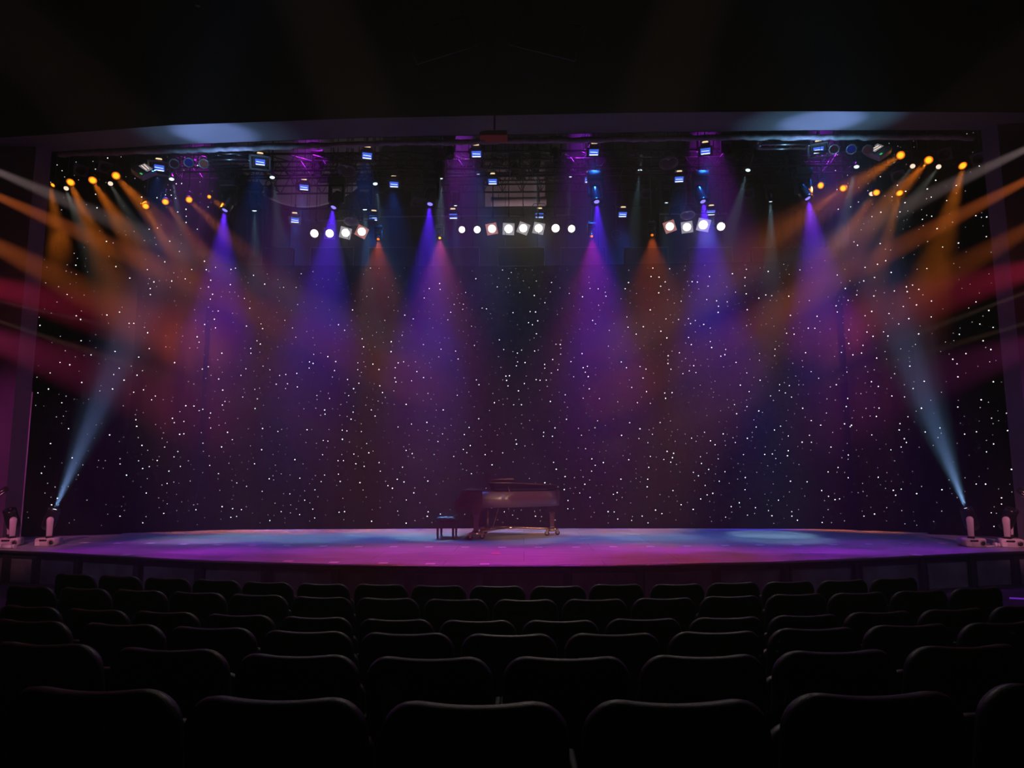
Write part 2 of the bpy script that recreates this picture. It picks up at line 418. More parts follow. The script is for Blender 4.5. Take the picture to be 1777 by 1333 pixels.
# ------------------------------------------------------------------ star curtain
def cloth(name, path, z0, z1, amp, wave, m, nz=8, flare=0.0, seed=1, scallop=0.0):
    rnd = random.Random(seed); path = [Vector((p[0], p[1], 0)) for p in path]
    L = [0]
    for a, b in zip(path, path[1:]): L.append(L[-1] + (b - a).length)
    N = int(L[-1] / wave * 6); cols = []
    ph = [rnd.uniform(0, 6.28) for _ in range(4)]
    for k in range(N + 1):
        s = L[-1] * k / N; i = max(j for j in range(len(path) - 1) if L[j] <= s + 1e-6)
        p = lerp(path[i], path[i + 1], (s - L[i]) / (L[i + 1] - L[i])); t = (path[i + 1] - path[i]).normalized(); nrm = Vector((t.y, -t.x, 0))
        q = s / wave * 2 * PI
        off = math.sin(q + 0.6 * math.sin(q * 0.37 + ph[0])) * 0.6 + math.sin(q * 0.53 + ph[1]) * 0.4
        cols.append((p, nrm, off, s))
    rows = []
    for j in range(nz + 1):
        t = j / nz; z = lerp(z1, z0, t); k = amp * (1 + flare * t)
        rows.append([c[0] + c[1] * c[2] * k + Vector((0, 0, z + (scallop * math.sin(c[3] / wave * 1.1 * PI) ** 2 if j == nz else 0))) for c in cols])
    mb = MB(); mb.sheet(rows)
    return mb, cols, amp
def stars(parent, cols, amp, z0, z1, n, seed, rmax=0.0098):
    rnd = random.Random(seed); mb = MB(); pts = []
    L = cols[-1][3]; tries = 0
    while len(pts) < n and tries < n * 30:
        tries += 1
        s = rnd.uniform(0, L); z = rnd.uniform(z0, z1)
        if any(abs(s - a) < 0.085 and abs(z - b) < 0.085 for a, b in pts): continue
        pts.append((s, z))
    for s, z in pts:
        fk = s / L * (len(cols) - 1.001); k = int(fk); c, c2 = cols[k], cols[k + 1]; fk -= k
        q = rnd.random(); mb.mi = 0 if q < 0.30 else (1 if q < 0.62 else 2)
        r = rmax * (rnd.uniform(0.8, 1.25) if mb.mi == 0 else rnd.uniform(0.6, 0.85))
        hh = lerp(c[2], c2[2], fk)
        p = lerp(c[0], c2[0], fk) + c[1] * (hh * amp * (1.5 if hh > 0 else 1.0) + 0.012) + Vector((0, 0, z))
        t = Vector((-c[1].y, c[1].x, 0))
        ring = [mb.b.verts.new(p + t * r * math.cos(a) + Vector((0, 0, 1)) * r * math.sin(a)) for a in [2 * PI * i / 6 for i in range(6)]]
        tip = mb.b.verts.new(p + c[1] * r * 0.8)
        for i in range(6): mb._f([ring[i], ring[(i + 1) % 6], tip])
    o = mb.build('star_lights', [GL['star'], GL['star2'], GL['star3']], parent)
    tag(o, 'tiny white fibre optic points scattered over the cloth', kind='stuff')
YB = 16.2
def P(u, Y, v=900): q = at(u, v, Y); return (q.x, q.y)
def star_cloth(name, path, ztop, n, label, seed, amp=0.03, wave=0.5, flare=0.4):
    mb, cols, am = cloth(name, path, 0.01, ztop, amp, wave, MT['velvet'], seed=seed, flare=flare)
    o = mb.build('star_curtain', MT['velvet']); tag(o, label, 'curtain', 'starlit black curtains around the stage')
    stars(o, cols, am, 0.12, ztop - 0.05, n, seed + 50)
zb = at(880, 457, YB).z
star_cloth('back', [P(322, 15.95), P(420, YB), P(880, YB + 0.25), P(1400, YB), P(1502, 15.9)], zb, 1800, 'wide black star curtain across the back of the stage behind the piano', 1, amp=0.012, wave=0.7)
star_cloth('lm', [P(190, 15.35), P(338, 15.85)], 9.0, 250, 'black star curtain left of the wide back curtain, its inner folds gathered', 2)
star_cloth('ll', [P(20, 14.45), P(213, 15.15)], 9.0, 190, 'outermost left black star curtain beside the left proscenium wall', 3)
star_cloth('rm', [P(1486, 15.8), P(1628, 15.2)], 9.0, 250, 'black star curtain right of the wide back curtain, next to the outer right one', 4)
star_cloth('rr', [P(1608, 14.9), P(1790, 14.1)], 9.0, 190, 'outermost right black star curtain beside the right proscenium wall', 5)

def drape(u0, u1, v0, v1, Y, label, seed):
    a, b = at(u0, v0, Y), at(u1, v0, Y); z0 = at((u0 + u1) / 2, v1, Y).z; z1 = at((u0 + u1) / 2, v0, Y).z
    mb, cols, am = cloth('d', [(a.x, Y), (b.x, Y)], z0, z1, 0.035, 0.17, MT['greycloth'], seed=seed, scallop=0.05)
    o = mb.build('border_drape', MT['greycloth']); tag(o, label, 'curtain', 'short grey border drapes under the rig'); return o
drape(346, 462, 362, 447, 15.6, 'short grey pleated drape hanging under the rig at left', 7)
drape(1335, 1472, 365, 431, 15.5, 'short grey pleated drape hanging under the rig at right', 8)

# rolled cloth along the header
mb = MB()
pts = []
for k in range(160):
    t = k / 159; u = lerp(102, 1690, t); v = (lerp(268, 249, (u - 102) / 560) if u < 662 else lerp(249, 238, (u - 662) / 640) if u < 1302 else 238)
    pts.append(at(u, v, lerp(PL + 0.15, PR + 0.15, t)) + Vector((0, 0.02 * random.uniform(-1, 1), 0.012 * random.uniform(-1, 1))))
mb.tube(pts, 0.06, 10, rs=[0.06 + random.uniform(-0.008, 0.008) for _ in pts])
tag(mb.build('rolled_curtain', MT['rollcloth']), 'silvery rolled up cloth running along the underside of the proscenium header', 'curtain')

# big round cloth disc and pale panel up in the rig
c = at(535, 235, 19.2); R = 136 / 1185 * 19.2 * 1.02
mb = MB(); T = Matrix.Translation(c) @ Matrix.Rotation(PI / 2, 4, 'X')
mb.lathe([(0, 0.0), (R * 0.98, 0.0), (R, 0.02), (R, 0.05), (R * 0.98, 0.06), (0, 0.06)], 96, T)
tag(mb.build('round_screen', MT['disc']), 'large pale round cloth disc hanging behind the black trusses at left', 'screen')
a, b = at(842, 268, 19.6), at(946, 360, 19.6)
mb = MB(); mb.box(((a.x + b.x) / 2, 19.6, (a.z + b.z) / 2 + 0.3), (b.x - a.x, 0.05, a.z - b.z + 0.6))
pp = mb.build('hanging_panel', MT['panel']); tag(pp, 'pale rectangular panel hanging at the back of the rig in the centre', 'panel')
mb = MB(); z = at(900, 350, 18.9).z
mb.tube([(at(852, 350, 18.9).x, 18.9, z), (at(948, 350, 18.9).x, 18.9, z)], 0.13, 16)
mb.mi = 0
for uu in (865, 935): mb.tube([(at(uu, 350, 18.9).x, 18.9, z), (at(uu, 350, 18.9).x, 18.9, 11.4)], .012, 5)
tag(mb.build('air_duct', MT['panel']), 'round pale air duct running sideways below the hanging panel', 'duct')

# ------------------------------------------------------------------ trusses and pipes
def truss(u0, u1, v, Y, h, dpt, label, m='truss', r=0.025, pitch=0.5, brace_r=0.012):
    a, b = at(u0, v, Y), at(u1, v, Y); z = (a.z + b.z) / 2
    root = empty('lighting_truss', (a.x, Y, z)); tag(root, label, 'truss', 'lighting trusses over the stage')
    L = b.x - a.x
    for (y, zz) in ((0, 0), (0, h), (dpt, 0), (dpt, h)):
        mb = MB(); mb.tube([(0, y, zz), (L, y, zz)], r, 8); mb.build('chord', MT[m], root)
    mb = MB(); n = max(1, int(L / pitch)); p = L / n
    for k in range(n):
        x0, x1 = k * p, (k + 1) * p
        for y in (0, dpt):
            mb.tube([(x0, y, 0), ((x0 + x1) / 2, y, h), (x1, y, 0)], brace_r, 5, cap=False)
        mb.tube([(x0, 0, h), (x1, dpt, h)], brace_r, 5); mb.tube([(x0, 0, 0), (x0, dpt, 0)], brace_r, 5)
    for x in (0, L): mb.tube([(x, 0, 0), (x, 0, h), (x, dpt, h), (x, dpt, 0), (x, 0, 0)], r, 6)
    mb.build('lattice', MT[m], root)
    mb = MB()
    for t in (0.08, 0.5, 0.92): mb.tube([(L * t, dpt / 2, h), (L * t, dpt / 2, 11.4 - z)], 0.008, 5)
    mb.build('hanging_cable', MT['truss'], root)
    return root
truss(300, 1560, 292, 14.6, 0.4, 0.4, 'long black lattice truss nearest the header')
truss(400, 735, 322, 16.6, 0.5, 0.5, 'black lattice truss in front of the pale round disc')
truss(735, 1420, 318, 16.9, 0.5, 0.5, 'black lattice truss across the centre of the rig')
truss(545, 1300, 300, 18.6, 0.6, 0.5, 'rearmost black lattice truss above the row of white lamps')
truss(362, 432, 276, 14.25, 0.13, 0.2, 'short shiny aluminium truss below the header at left', 'alu', 0.035, 0.3)
truss(1320, 1405, 250, 13.9, 0.13, 0.2, 'short shiny aluminium truss below the header at right', 'alu', 0.035, 0.3)
def pipe(u0, u1, v, Y, label, r=0.024):
    a, b = at(u0, v, Y), at(u1, v, Y); z = (a.z + b.z) / 2
    root = empty('lighting_pipe', (a.x, Y, z)); tag(root, label, 'pipe', 'lighting pipes over the stage')
    L = b.x - a.x; mb = MB(); mb.tube([(0, 0, 0), (L, 0, 0)], r, 8); mb.build('tube', MT['steel'] if v > 370 else MT['truss'], root)
    mb = MB()
    for t in (0.05, 0.35, 0.65, 0.95): mb.tube([(L * t, 0, 0), (L * t, 0, 11.4 - z)], 0.006, 5)
    mb.build('hanging_cable', MT['truss'], root)
    return root, z
pipe(590, 1000, 375, 17.0, 'thin steel pipe carrying the eight white lamps in the centre')
pipe(530, 650, 382, 17.02, 'short steel pipe carrying the four white lamps at left')
pipe(1145, 1262, 371, 17.02, 'short steel pipe carrying the four white lamps at right')
pipe(440, 1330, 246, 14.2, 'black pipe carrying the front row of blue floods')
pipe(500, 1260, 300, 15.55, 'black pipe carrying the middle row of blue floods')
pipe(495, 1260, 360, 17.45, 'black pipe carrying the back row of blue floods')
pipe(180, 420, 290, 14.35, 'black pipe carrying amber lamps at far left')
pipe(1410, 1690, 262, 13.75, 'black pipe carrying amber lamps at far right')
pipe(1250, 1560, 282, 15.2, 'thin pipe on the right behind the front truss')

# row of dark striplight boxes just above the curtain
SU = [(455, 507), (539, 613), (640, 722), (752, 832), (865, 945), (973, 1052), (1083, 1160), (1195, 1272), (1305, 1395)]
for i, (u0, u1) in enumerate(SU):
    a, b = at(u0, 430, 16.6), at(u1, 461, 16.6)
    root = empty('strip_light', ((a.x + b.x) / 2, 16.6, b.z)); wdt = b.x - a.x; hh = a.z - b.z
    tag(root, 'dark striplight box hung just above the back curtain, %s' % place_word(i, len(SU)), 'stage light', 'striplight boxes above the back curtain')
    mb = MB(); mb.box((0, 0.1, hh / 2), (wdt - 0.03, 0.18, hh)); mb.build('casing', MT['can'], root)
    mb = MB(); mb.tube([(-wdt / 2, 0, 0), (-wdt / 2, 0, hh), (wdt / 2, 0, hh), (wdt / 2, 0, 0)], 0.009, 5); mb.build('frame', MT['steel'], root)
    mb = MB()
    for sx in (-1, 1): mb.tube([(sx * wdt * 0.35, 0.1, hh), (sx * wdt * 0.35, 0.1, 11.4 - b.z)], 0.006, 5)
    mb.build('hanging_cable', MT['truss'], root)
a = at(1070, 408, 16.7); mb = MB()
mb.tube([a + Vector((0.13 * math.cos(t), 0, 0.13 * math.sin(t))) for t in [k * 2 * PI / 28 for k in range(29)]], 0.006, 5)
mb.tube([a + Vector((0, 0, 0.13)), Vector((a.x, a.y, 11.4))], 0.004, 4)
tag(mb.build('cable_loop', MT['steel']), 'thin round loop of cable hanging above the striplight boxes right of centre', 'cable')
# ------------------------------------------------------------------ lamps: meshes shared by every copy (aperture faces local -Z)
def par_meshes():
    d = {}
    mb = MB(); mb.lathe([(0, .17), (.045, .17), (.07, .15), (.085, .10), (.1, .02), (.104, -.13), (.114, -.135), (.114, -.15), (.1, -.15), (.096, -.12), (.09, -.06), (0, -.04)], 28); d['housing'] = mb.mesh('housing', MT['can'])
    mb = MB(); mb.lathe([(0, -.145), (.05, -.14), (.097, -.125)], 28); d['lens_mesh'] = mb
    mb = MB(); mb.box((0, 0, .2), (.05, .05, .07)); mb.tube([(0, 0, .22), (0.03, 0, .3)], .008, 6); d['cable_box'] = mb.mesh('cable_box', MT['can'])
    return d
PARM = par_meshes()
def lensmesh(r, z, m, dome=0.02):
    mb = MB(); mb.lathe([(0, z - dome), (r * .5, z - dome * .75), (r, z)], 28); return mb.mesh('lens', m)
LENS = {k: lensmesh(.097, -.125, GL[k]) for k in ('warm', 'warmdim', 'deeporange', 'cool')}
mb = MB(); mb.lathe([(0, -.145), (.04, -.142), (.068, -.137)], 28); mb.mi = 1; mb.lathe([(.068, -.137), (.099, -.125)], 28); LENS['orange'] = mb.mesh('lens', [GL['orange'], GL['orangerim']])
def gelframe(m):
    mb = MB(); n = 24; z0, z1, s, r = -.155, -.165, .135, .103
    def sq(a):
        c, q = math.cos(a), math.sin(a); k = s / max(abs(c), abs(q)); return c * k, q * k
    rings = []
    for z in (z0, z1):
        rings.append(([mb.b.verts.new((*sq(2 * PI * i / n + PI / 4), z)) for i in range(n)], [mb.b.verts.new((r * math.cos(2 * PI * i / n + PI / 4), r * math.sin(2 * PI * i / n + PI / 4), z)) for i in range(n)]))
    for i in range(n):
        j = (i + 1) % n
        for q in ([rings[0][0][i], rings[0][0][j], rings[0][1][j], rings[0][1][i]], [rings[1][0][i], rings[1][0][j], rings[1][1][j], rings[1][1][i]], [rings[0][0][i], rings[0][0][j], rings[1][0][j], rings[1][0][i]], [rings[0][1][i], rings[0][1][j], rings[1][1][j], rings[1][1][i]]):
            f = mb._f(q); f.smooth = False
    return mb.mesh('gel_frame', m)
GELM = {k: gelframe(GEL[k]) for k in ('white', 'pink', 'dark', 'grey')}
def hexframe(gel):
    mb = MB(); mb.lathe([(.1, -.155), (.135, -.155), (.135, -.165), (.1, -.165), (.1, -.155)], 8); mb.mi = 1; mb.lathe([(0, -.16), (.1, -.16)], 24)
    return mb.mesh('gel_frame', [GEL['grey'], gel])
HEXM = {k: hexframe(GEL[k]) for k in ('red', 'blue', 'amber')}
def yoke_mesh(wd, h, m=None):
    mb = MB(); mb.tube([(-wd, 0, 0), (-wd, 0, h * .8), (-wd * .8, 0, h), (wd * .8, 0, h), (wd, 0, h * .8), (wd, 0, 0)], .011, 6)
    for sx in (-1, 1): mb.tube([(sx * wd * .9, 0, 0), (sx * (wd + .03), 0, 0)], .022, 10)
    return mb.mesh('yoke', m or MT['can'])
def clamp_mesh(h):
    mb = MB(); mb.tube([(0, 0, h - .01), (0, 0, h + .05)], .012, 6); mb.lathe([(.026, -.02), (.038, -.02), (.038, .02), (.026, .02), (.026, -.02)], 14, Matrix.Translation((0, 0, h + .08)) @ Matrix.Rotation(PI / 2, 4, 'Y'))
    mb.box((0, 0.03, h + .05), (.03, .03, .04)); return mb.mesh('hook_clamp', MT['can'])
YK = yoke_mesh(.125, .24); CL = clamp_mesh(.24)
YKM = {}
def yokes(wd, h):
    if (wd, h) not in YKM: YKM[(wd, h)] = (yoke_mesh(wd, h), clamp_mesh(h))
    return YKM[(wd, h)]
def aimq(p, aim):
    d = (Vector(aim) - Vector(p)); az = math.atan2(d.y, d.x) - PI / 2
    return d.to_track_quat('-Z', 'Y').to_matrix().to_4x4(), Matrix.Rotation(az, 4, 'Z')
def drop(root, z0):
    mb = MB(); mb.tube([(0, 0, z0), (0, 0, 11.42 - root.location.z)], .011, 6); mb.build('drop_pipe', MT['truss'], root)
def base_lamp(name, p, aim, label, cat, group, parts, wd=.125, h=.24, scale=1.0, roll=0.0, hang=True):
    p = Vector(p)
    root = empty(name, p); tag(root, label, cat, group)
    H, Z = aimq(p, aim); S = Matrix.Scale(scale, 4); H = H @ Matrix.Rotation(roll, 4, 'Z')
    if hang: drop(root, (h + .05) * scale)
    made = {}
    for nm, me in parts: made[nm] = link(nm, me, root, mtx=H @ S)
    y, c = yokes(wd, h)
    link('yoke', y, root, mtx=Z @ S); link('hook_clamp', c, root, mtx=Z @ S)
    return root, H
def dirpt(p, aim, k): return Vector(p) + (Vector(aim) - Vector(p)).normalized() * k

def par(p, aim, lens, label, group, frame=None, scale=1.0, beam=None, cat='stage light', laim=None, roll=0.0):
    parts = [('housing', PARM['housing']), ('cable_box', PARM['cable_box'])]
    if lens: parts.append(('lens', LENS[lens]))
    if frame: parts.append(('gel_frame', frame))
    root, H = base_lamp('par_can', p, aim, label, cat, group, parts, scale=scale, roll=roll)
    if beam: spot(root, dirpt(p, aim, .2 * scale), laim or aim, *beam)
    return root

# flood: wedge box with a rectangular glass, a bright tube behind its lower edge and a warm reflection above, put in as a glow
def flood_meshes():
    mb = MB(); T = Matrix.Identity(4)
    prof = [(-.17, -.13, -.1), (.17, -.13, -.1), (.17, .13, -.1), (-.17, .13, -.1)]
    a = [mb.b.verts.new(Vector(v)) for v in prof]; b = [mb.b.verts.new(Vector((x * .6, y * .55, .12))) for x, y, z in prof]
    for k in range(4): f = mb._f([a[k], a[(k + 1) % 4], b[(k + 1) % 4], b[k]]); f.smooth = False
    mb._f(b); i = [mb.b.verts.new(Vector((x * .72, y * .72, z))) for x, y, z in prof]; j = [mb.b.verts.new(Vector((x * .6, y * .6, z + .08))) for x, y, z in prof]
    for k in range(4):
        mb._f([a[k], i[k], i[(k + 1) % 4], a[(k + 1) % 4]]).smooth = False; mb._f([i[k], j[k], j[(k + 1) % 4], i[(k + 1) % 4]]).smooth = False
    mb._f(j)
    hs = mb.mesh('housing', MT['can'])
    mb = MB(); mb.box((0, 0.0, -.098), (.225, .15, .006)); gl = mb.mesh('glass', GL['blue'])
    mb = MB(); mb.tube([(-.1, -.062, -.108), (.1, -.062, -.108)], .011, 8); mb.tube([(-.09, .0, -.102), (.09, .01, -.102)], .006, 6); tb = mb.mesh('lamp_tube', GL['tube'])
    mb = MB(); mb.lathe([(0, 0), (.06, .0), (.075, .01), (.06, .03)], 20, Matrix.Translation((0, .2, -.06)) @ Matrix.Rotation(-.9, 4, 'X') @ Matrix.Scale(.5, 4, (0, 1, 0))); vt = mb.mesh('warm_reflection', GL['gold'])  # warm reflection modelled as a glowing ellipse
    mb = MB(); mb.box((0, .165, -.02), (.22, .07, .12)); bx = mb.mesh('gear_box', MT['can'])
    return [('housing', hs), ('glass', gl), ('lamp_tube', tb), ('warm_reflection', vt), ('gear_box', bx)]
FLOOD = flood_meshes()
def flood(p, label, group, big=False, yaw=0.0, power=150, scale=1.0, col=(.02, .16, 1.0)):
    aim = Vector(p) + Vector((yaw, -.75, -1.0))
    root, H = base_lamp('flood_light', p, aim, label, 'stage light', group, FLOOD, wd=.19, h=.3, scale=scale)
    if big:
        mb = MB(); 
        for a_, b_ in (((-.2, -.16), (.2, -.16)), ((.2, -.16), (.2, .16)), ((.2, .16), (-.2, .16)), ((-.2, .16), (-.2, -.16))):
            mb.box(((a_[0] + b_[0]) / 2, (a_[1] + b_[1]) / 2, -.115), (abs(a_[0] - b_[0]) + .04, abs(a_[1] - b_[1]) + .04, .02))
        link('barn_frame', mb.mesh('barn_frame', MT['barn']), root, mtx=H)
    spot(root, Vector(p) + Vector((0, -.12, -.14)), Vector(p) + Vector((yaw * .3, -0.0, -3)), col, power, 50, 0.9, .1)
    return root

# moving heads
def mover_meshes():
    d = {}
    mb = MB()                                 # base seen from the front: rounded slab
    mb.slab(rrect(.2, -.085, .085, .05, 5, .05), [-.16, -.15, .15, .16], [.02, 0, 0, .02]); d['base'] = mb.mesh('base', MT['moverbase']); 
    mb = MB(); mb.slab(rrect(.19, -.07, .07, .02, 4, .02), [-.15, -.14, .14, .15], [.01, 0, 0, .01]); d['baseb'] = mb.mesh('base', MT['can'])
    mb = MB(); mb.lathe([(.02, 0), (.045, 0), (.055, -.012), (.062, 0), (.062, .01)], 20, Matrix.Translation((.13, -.163, -.01)) @ Matrix.Rotation(PI / 2, 4, 'X')); mb.lathe([(0, 0), (.02, 0), (.02, .01)], 12, Matrix.Translation((.13, -.168, -.01)) @ Matrix.Rotation(PI / 2, 4, 'X')); d['fan'] = mb.mesh('fan_grille', MT['can'])
    mb = MB(); mb.slab(rrect(.075, .02, .055, .015, 4, .015), [-.168, -.162, -.15], [.0, 0, 0], T=Matrix.Translation((-.03, 0, 0))); d['slot'] = mb.mesh('carrying_handle', MT['can'])
    mb = MB(); mb.box((-.135, -.163, -.03), (.09, .01, .08)); d['plate'] = mb.mesh('connector_plate', MT['white'])
    def armm(sx, m):
        mb = MB(); out = [(-.05, 0), (.05, 0), (.06, .25), (.065, .33)] + [(.065 * math.cos(a), .33 + .065 * math.sin(a)) for a in [PI * k / 8 for k in range(1, 8)]] + [(-.065, .33), (-.06, .25)]
        T = Matrix.Translation((sx * .155, 0, .12)) @ Matrix.Rotation(PI / 2, 4, 'Z')
        mb.slab(out, [-.03, -.022, .022, .03], [.012, 0, 0, .012], T=T); return mb.mesh('yoke_arm', m)
    d['arms'] = [armm(-1, MT['moverbase']), armm(1, MT['moverbase'])]; d['armsb'] = [armm(-1, MT['can']), armm(1, MT['can'])]
    mb = MB(); mb.box((0, 0, .115), (.36, .12, .06)); d['cross'] = mb.mesh('yoke_bridge', MT['can'])
    mb = MB(); mb.lathe([(0, .22), (.07, .22), (.11, .19), (.128, .12), (.13, 0), (.125, -.1), (.12, -.2), (.118, -.235), (.105, -.235), (.1, -.2), (0, -.19)], 32); d['head'] = mb.mesh('head', MT['moverhead'])
    mb = MB(); mb.lathe([(.118, -.17), (.126, -.17), (.126, -.236), (.104, -.24)], 32); d['ring'] = mb.mesh('lens_ring', MT['moverhead'])
    for k in ('violet', 'cool', 'orange', 'deeporange'):
        mb = MB(); mb.lathe([(0, -.225), (.03, -.222), (.06, -.21)], 24); d['l' + k] = mb.mesh('lens', GL[k])
    return d
MV = mover_meshes()
def mover(p, aim, up, lens, label, group, beams=(), pale=False, az=None, scale=1.0, yaz=None):
    """p = pivot of the head; up = base below"""
    root = empty('moving_head_light', p); tag(root, label, 'stage light', group)
    H, Z = aimq(p, aim)
    if az is not None: Z = Matrix.Rotation(az, 4, 'Z')
    S = Matrix.Scale(scale, 4)
    B = (Matrix.Identity(4) if az is None else Matrix.Rotation(az, 4, 'Z'))
    F = Matrix.Identity(4) if up else Matrix.Diagonal((1, 1, -1, 1))
    YZ = B if yaz is None else Matrix.Rotation(yaz, 4, 'Z')
    off = Matrix.Translation((0, 0, -.45))
    b = link('base', MV['base'] if pale else MV['baseb'], root, mtx=S @ F @ B @ Matrix.Translation((0, 0, -.45)))
    if pale:
        for nm, k in (('fan_grille', 'fan'), ('carrying_handle', 'slot'), ('connector_plate', 'plate')): link(nm, MV[k], b)
    for a_ in (MV['arms'] if pale else MV['armsb']): link('yoke_arm', a_, root, mtx=S @ F @ YZ @ off)
    link('yoke_bridge', MV['cross'], root, mtx=S @ F @ YZ @ off)
    h = link('head', MV['head'], root, mtx=S @ H); link('lens_ring', MV['ring'], h)
    if lens: link('lens', MV['l' + lens], h)
    if not up:
        mb = MB()
        for sx in (-1, 1): mb.tube([(sx * .1, 0, .52), (sx * .1, 0, .62)], .02, 6); 
        link('hook_clamp', mb.mesh('hook_clamp', MT['can']), root, mtx=S)
        drop(root, .5 * scale)
    for (a_, col, pw, dg, bl) in beams: spot(root, dirpt(p, aim, .25 * scale), a_, col, pw, dg, bl, .03)
    return root

# ---- blue floods, three rows
#
BLUE = (.02, .17, 1.0)
rows_f = [('front', 14.15, [(277, 291, .15, 1), (452, 281, .12, 1), (637, 270, .1, 0), (827, 267, 0, 0), (1030, 264, 0, 0), (1224, 262, -.1, 0), (1420, 260, -.15, 1)]),
          ('middle', 15.4, [(528, 325, .1, 0), (684, 320, .05, 0), (855, 315, 0, 0), (1022, 312, 0, 0), (1178, 311, -.05, 0)]),
          ('back', 17.3, [(512, 382, .1, 0), (648, 378, .1, 0), (787, 375, 0, 0), (936, 374, 0, 0), (1080, 372, 0, 0), (1233, 369, -.05, 0)])]
for nm, Y, L in rows_f:
    for i, (u, v, yw, big) in enumerate(L):
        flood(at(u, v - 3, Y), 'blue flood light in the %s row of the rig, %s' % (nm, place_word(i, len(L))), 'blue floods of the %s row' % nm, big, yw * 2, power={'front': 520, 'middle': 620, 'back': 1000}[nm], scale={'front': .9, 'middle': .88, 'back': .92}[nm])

# ---- the bright white lamps facing the hall
WL = [('left', [(548, 404, None, 1), (574, 404, 'dark', 1), (601, 403, 'white', 1), (628, 401, 'pink', 1)]),
      ('centre', [(800, 398, None, .8), (827, 398, None, .85), (855, 396, 'pink', 1), (883, 396, 'white', 1.05), (908, 395, 'white', 1), (934, 395, 'white', 1), (963, 395, None, 1), (990, 396, None, .9)]),
      ('right', [(1163, 392, 'pink', 1), (1192, 393, 'white', 1), (1219, 389, 'white', 1.1), (1249, 392, None, 1)])]
for nm, L in WL:
    for i, (u, v, fr, k) in enumerate(L):
        p = at(u, v, 16.9)
        sx = (u - 890) / 900
        yaw = {'left': [-.5, -.3, 0, .5], 'centre': [1.3, .9, -.6, -.15, .1, .3, .5, .9], 'right': [-.9, -.6, 0, .4]}[nm][i]
        aim = Vector((p.x * .72 + yaw * 2.5, 6.0, 2.0 if k > .85 else 2.6))
        par(p, aim, 'warm' if k > .85 else 'warm', 'bright white lamp%s, %s row, %s' % ({None: '', 'dark': '', 'white': ' with square pale frame', 'pink': ' with pinkish square frame'}[fr], nm, place_word(i, len(L))), 'white lamps of the %s row' % nm,
            GELM[fr] if fr and fr != 'dark' else (GELM['grey'] if fr == 'dark' else None), scale=1.05 * k, beam=((1.0, .85, .65), 14, 26, .8, .08), laim=Vector((p.x + yaw * 2.0, 13.0, .0)), roll={'pink': .25, 'white': -.12}.get(fr, 0) * (1 if i % 2 else -1) + .06 * i)
            

# ---- amber lamps at both sides
OR = (1.0, .23, .015); OR2 = (1.0, .16, .02)
AL = [(201, 303, 13.6, (400, 520), 1), (162, 310, 13.6, (300, 530), 1), (125, 313, 13.6, (220, 530), 1), (95, 319, 13.5, (110, 470), .6),
      (254, 355, 14.6, (330, 500), .8), (287, 348, 14.6, (400, 500), .7), (327, 345, 14.6, (470, 480), .7), (362, 341, 14.6, (520, 460), .6)]
AR = [(1565, 269, 13.4, (1330, 420), .9), (1612, 276, 13.4, (1400, 500), 1), (1667, 284, 13.3, (1610, 500), 1),
      (1427, 322, 14.5, (1200, 430), .8), (1465, 326, 14.5, (1250, 480), .75), (1521, 332, 14.5, (1380, 520), .85), (1559, 332, 14.5, (1500, 540), .9)]
def amber(L, side, words):
    for i, (u, v, Y, a, k) in enumerate(L):
        big = Y < 14
        Y = (14.05 if side == 'far left' else 13.8) if big else 14.3
        p = at(u, v, Y); aim = at(a[0], a[1], Y + .85)
        vis = (aim - p); vis.y = 0; vis = vis.normalized() + Vector((0, -.95, 0))
        root, H = base_lamp('par_can', p, p + vis, 'amber lamp at the %s, %s' % (side, words[i]), 'stage light', 'amber lamps at the %s' % side, [('housing', PARM['housing']), ('cable_box', PARM['cable_box']), ('lens', LENS['orange'])], scale=(.85 if big else .72) * (1 if k > .6 else .6))
        spot(root, dirpt(p, p + vis, .14), aim, OR, 5600 * k * (1.25 if big else .8), 26 if big else 22, 1.0, .05)
amber(AL, 'far left', ['innermost of the four by the header', 'third from the wall near the header', 'second from the wall near the header', 'small one nearest the wall', 'leftmost of the rear four', 'second from the left of the rear four', 'third from the left of the rear four', 'rightmost of the rear four'])
amber(AR, 'far right', ['inner end of the front three', 'middle of the front three', 'outer end of the front three', 'leftmost of the rear four', 'second from the left of the rear four', 'third from the left of the rear four', 'rightmost of the rear four'])
# ---- small white lamps among the ambers
for (u, v, Y, a, lb, pw) in [(116, 325, 14.0, (190, 520), 'small white lamp between the two outermost amber lamps at far left', 260), (192, 317, 14.0, (280, 470), 'small white lamp under the inner amber lamp at far left', 150),
                      (1584, 287, 13.8, (1500, 400), 'small white lamp left of the middle amber lamp at far right', 120), (1629, 288, 13.8, (1520, 430), 'small white lamp between the two outer amber lamps at far right', 160),
                      (1513, 335, 14.4, (1400, 480), 'tiny white lamp beside the rear ambers at far right', 100)]:
    p = at(u, v, Y); aim = at(*a, Y)
    par(p, p + (aim - p).normalized() + Vector((0, -.9, 0)), 'warmdim', lb, 'small white side lamps', scale=.5, beam=((.85, .9, .8), pw * 2.5, 20, .8, .03), laim=aim)

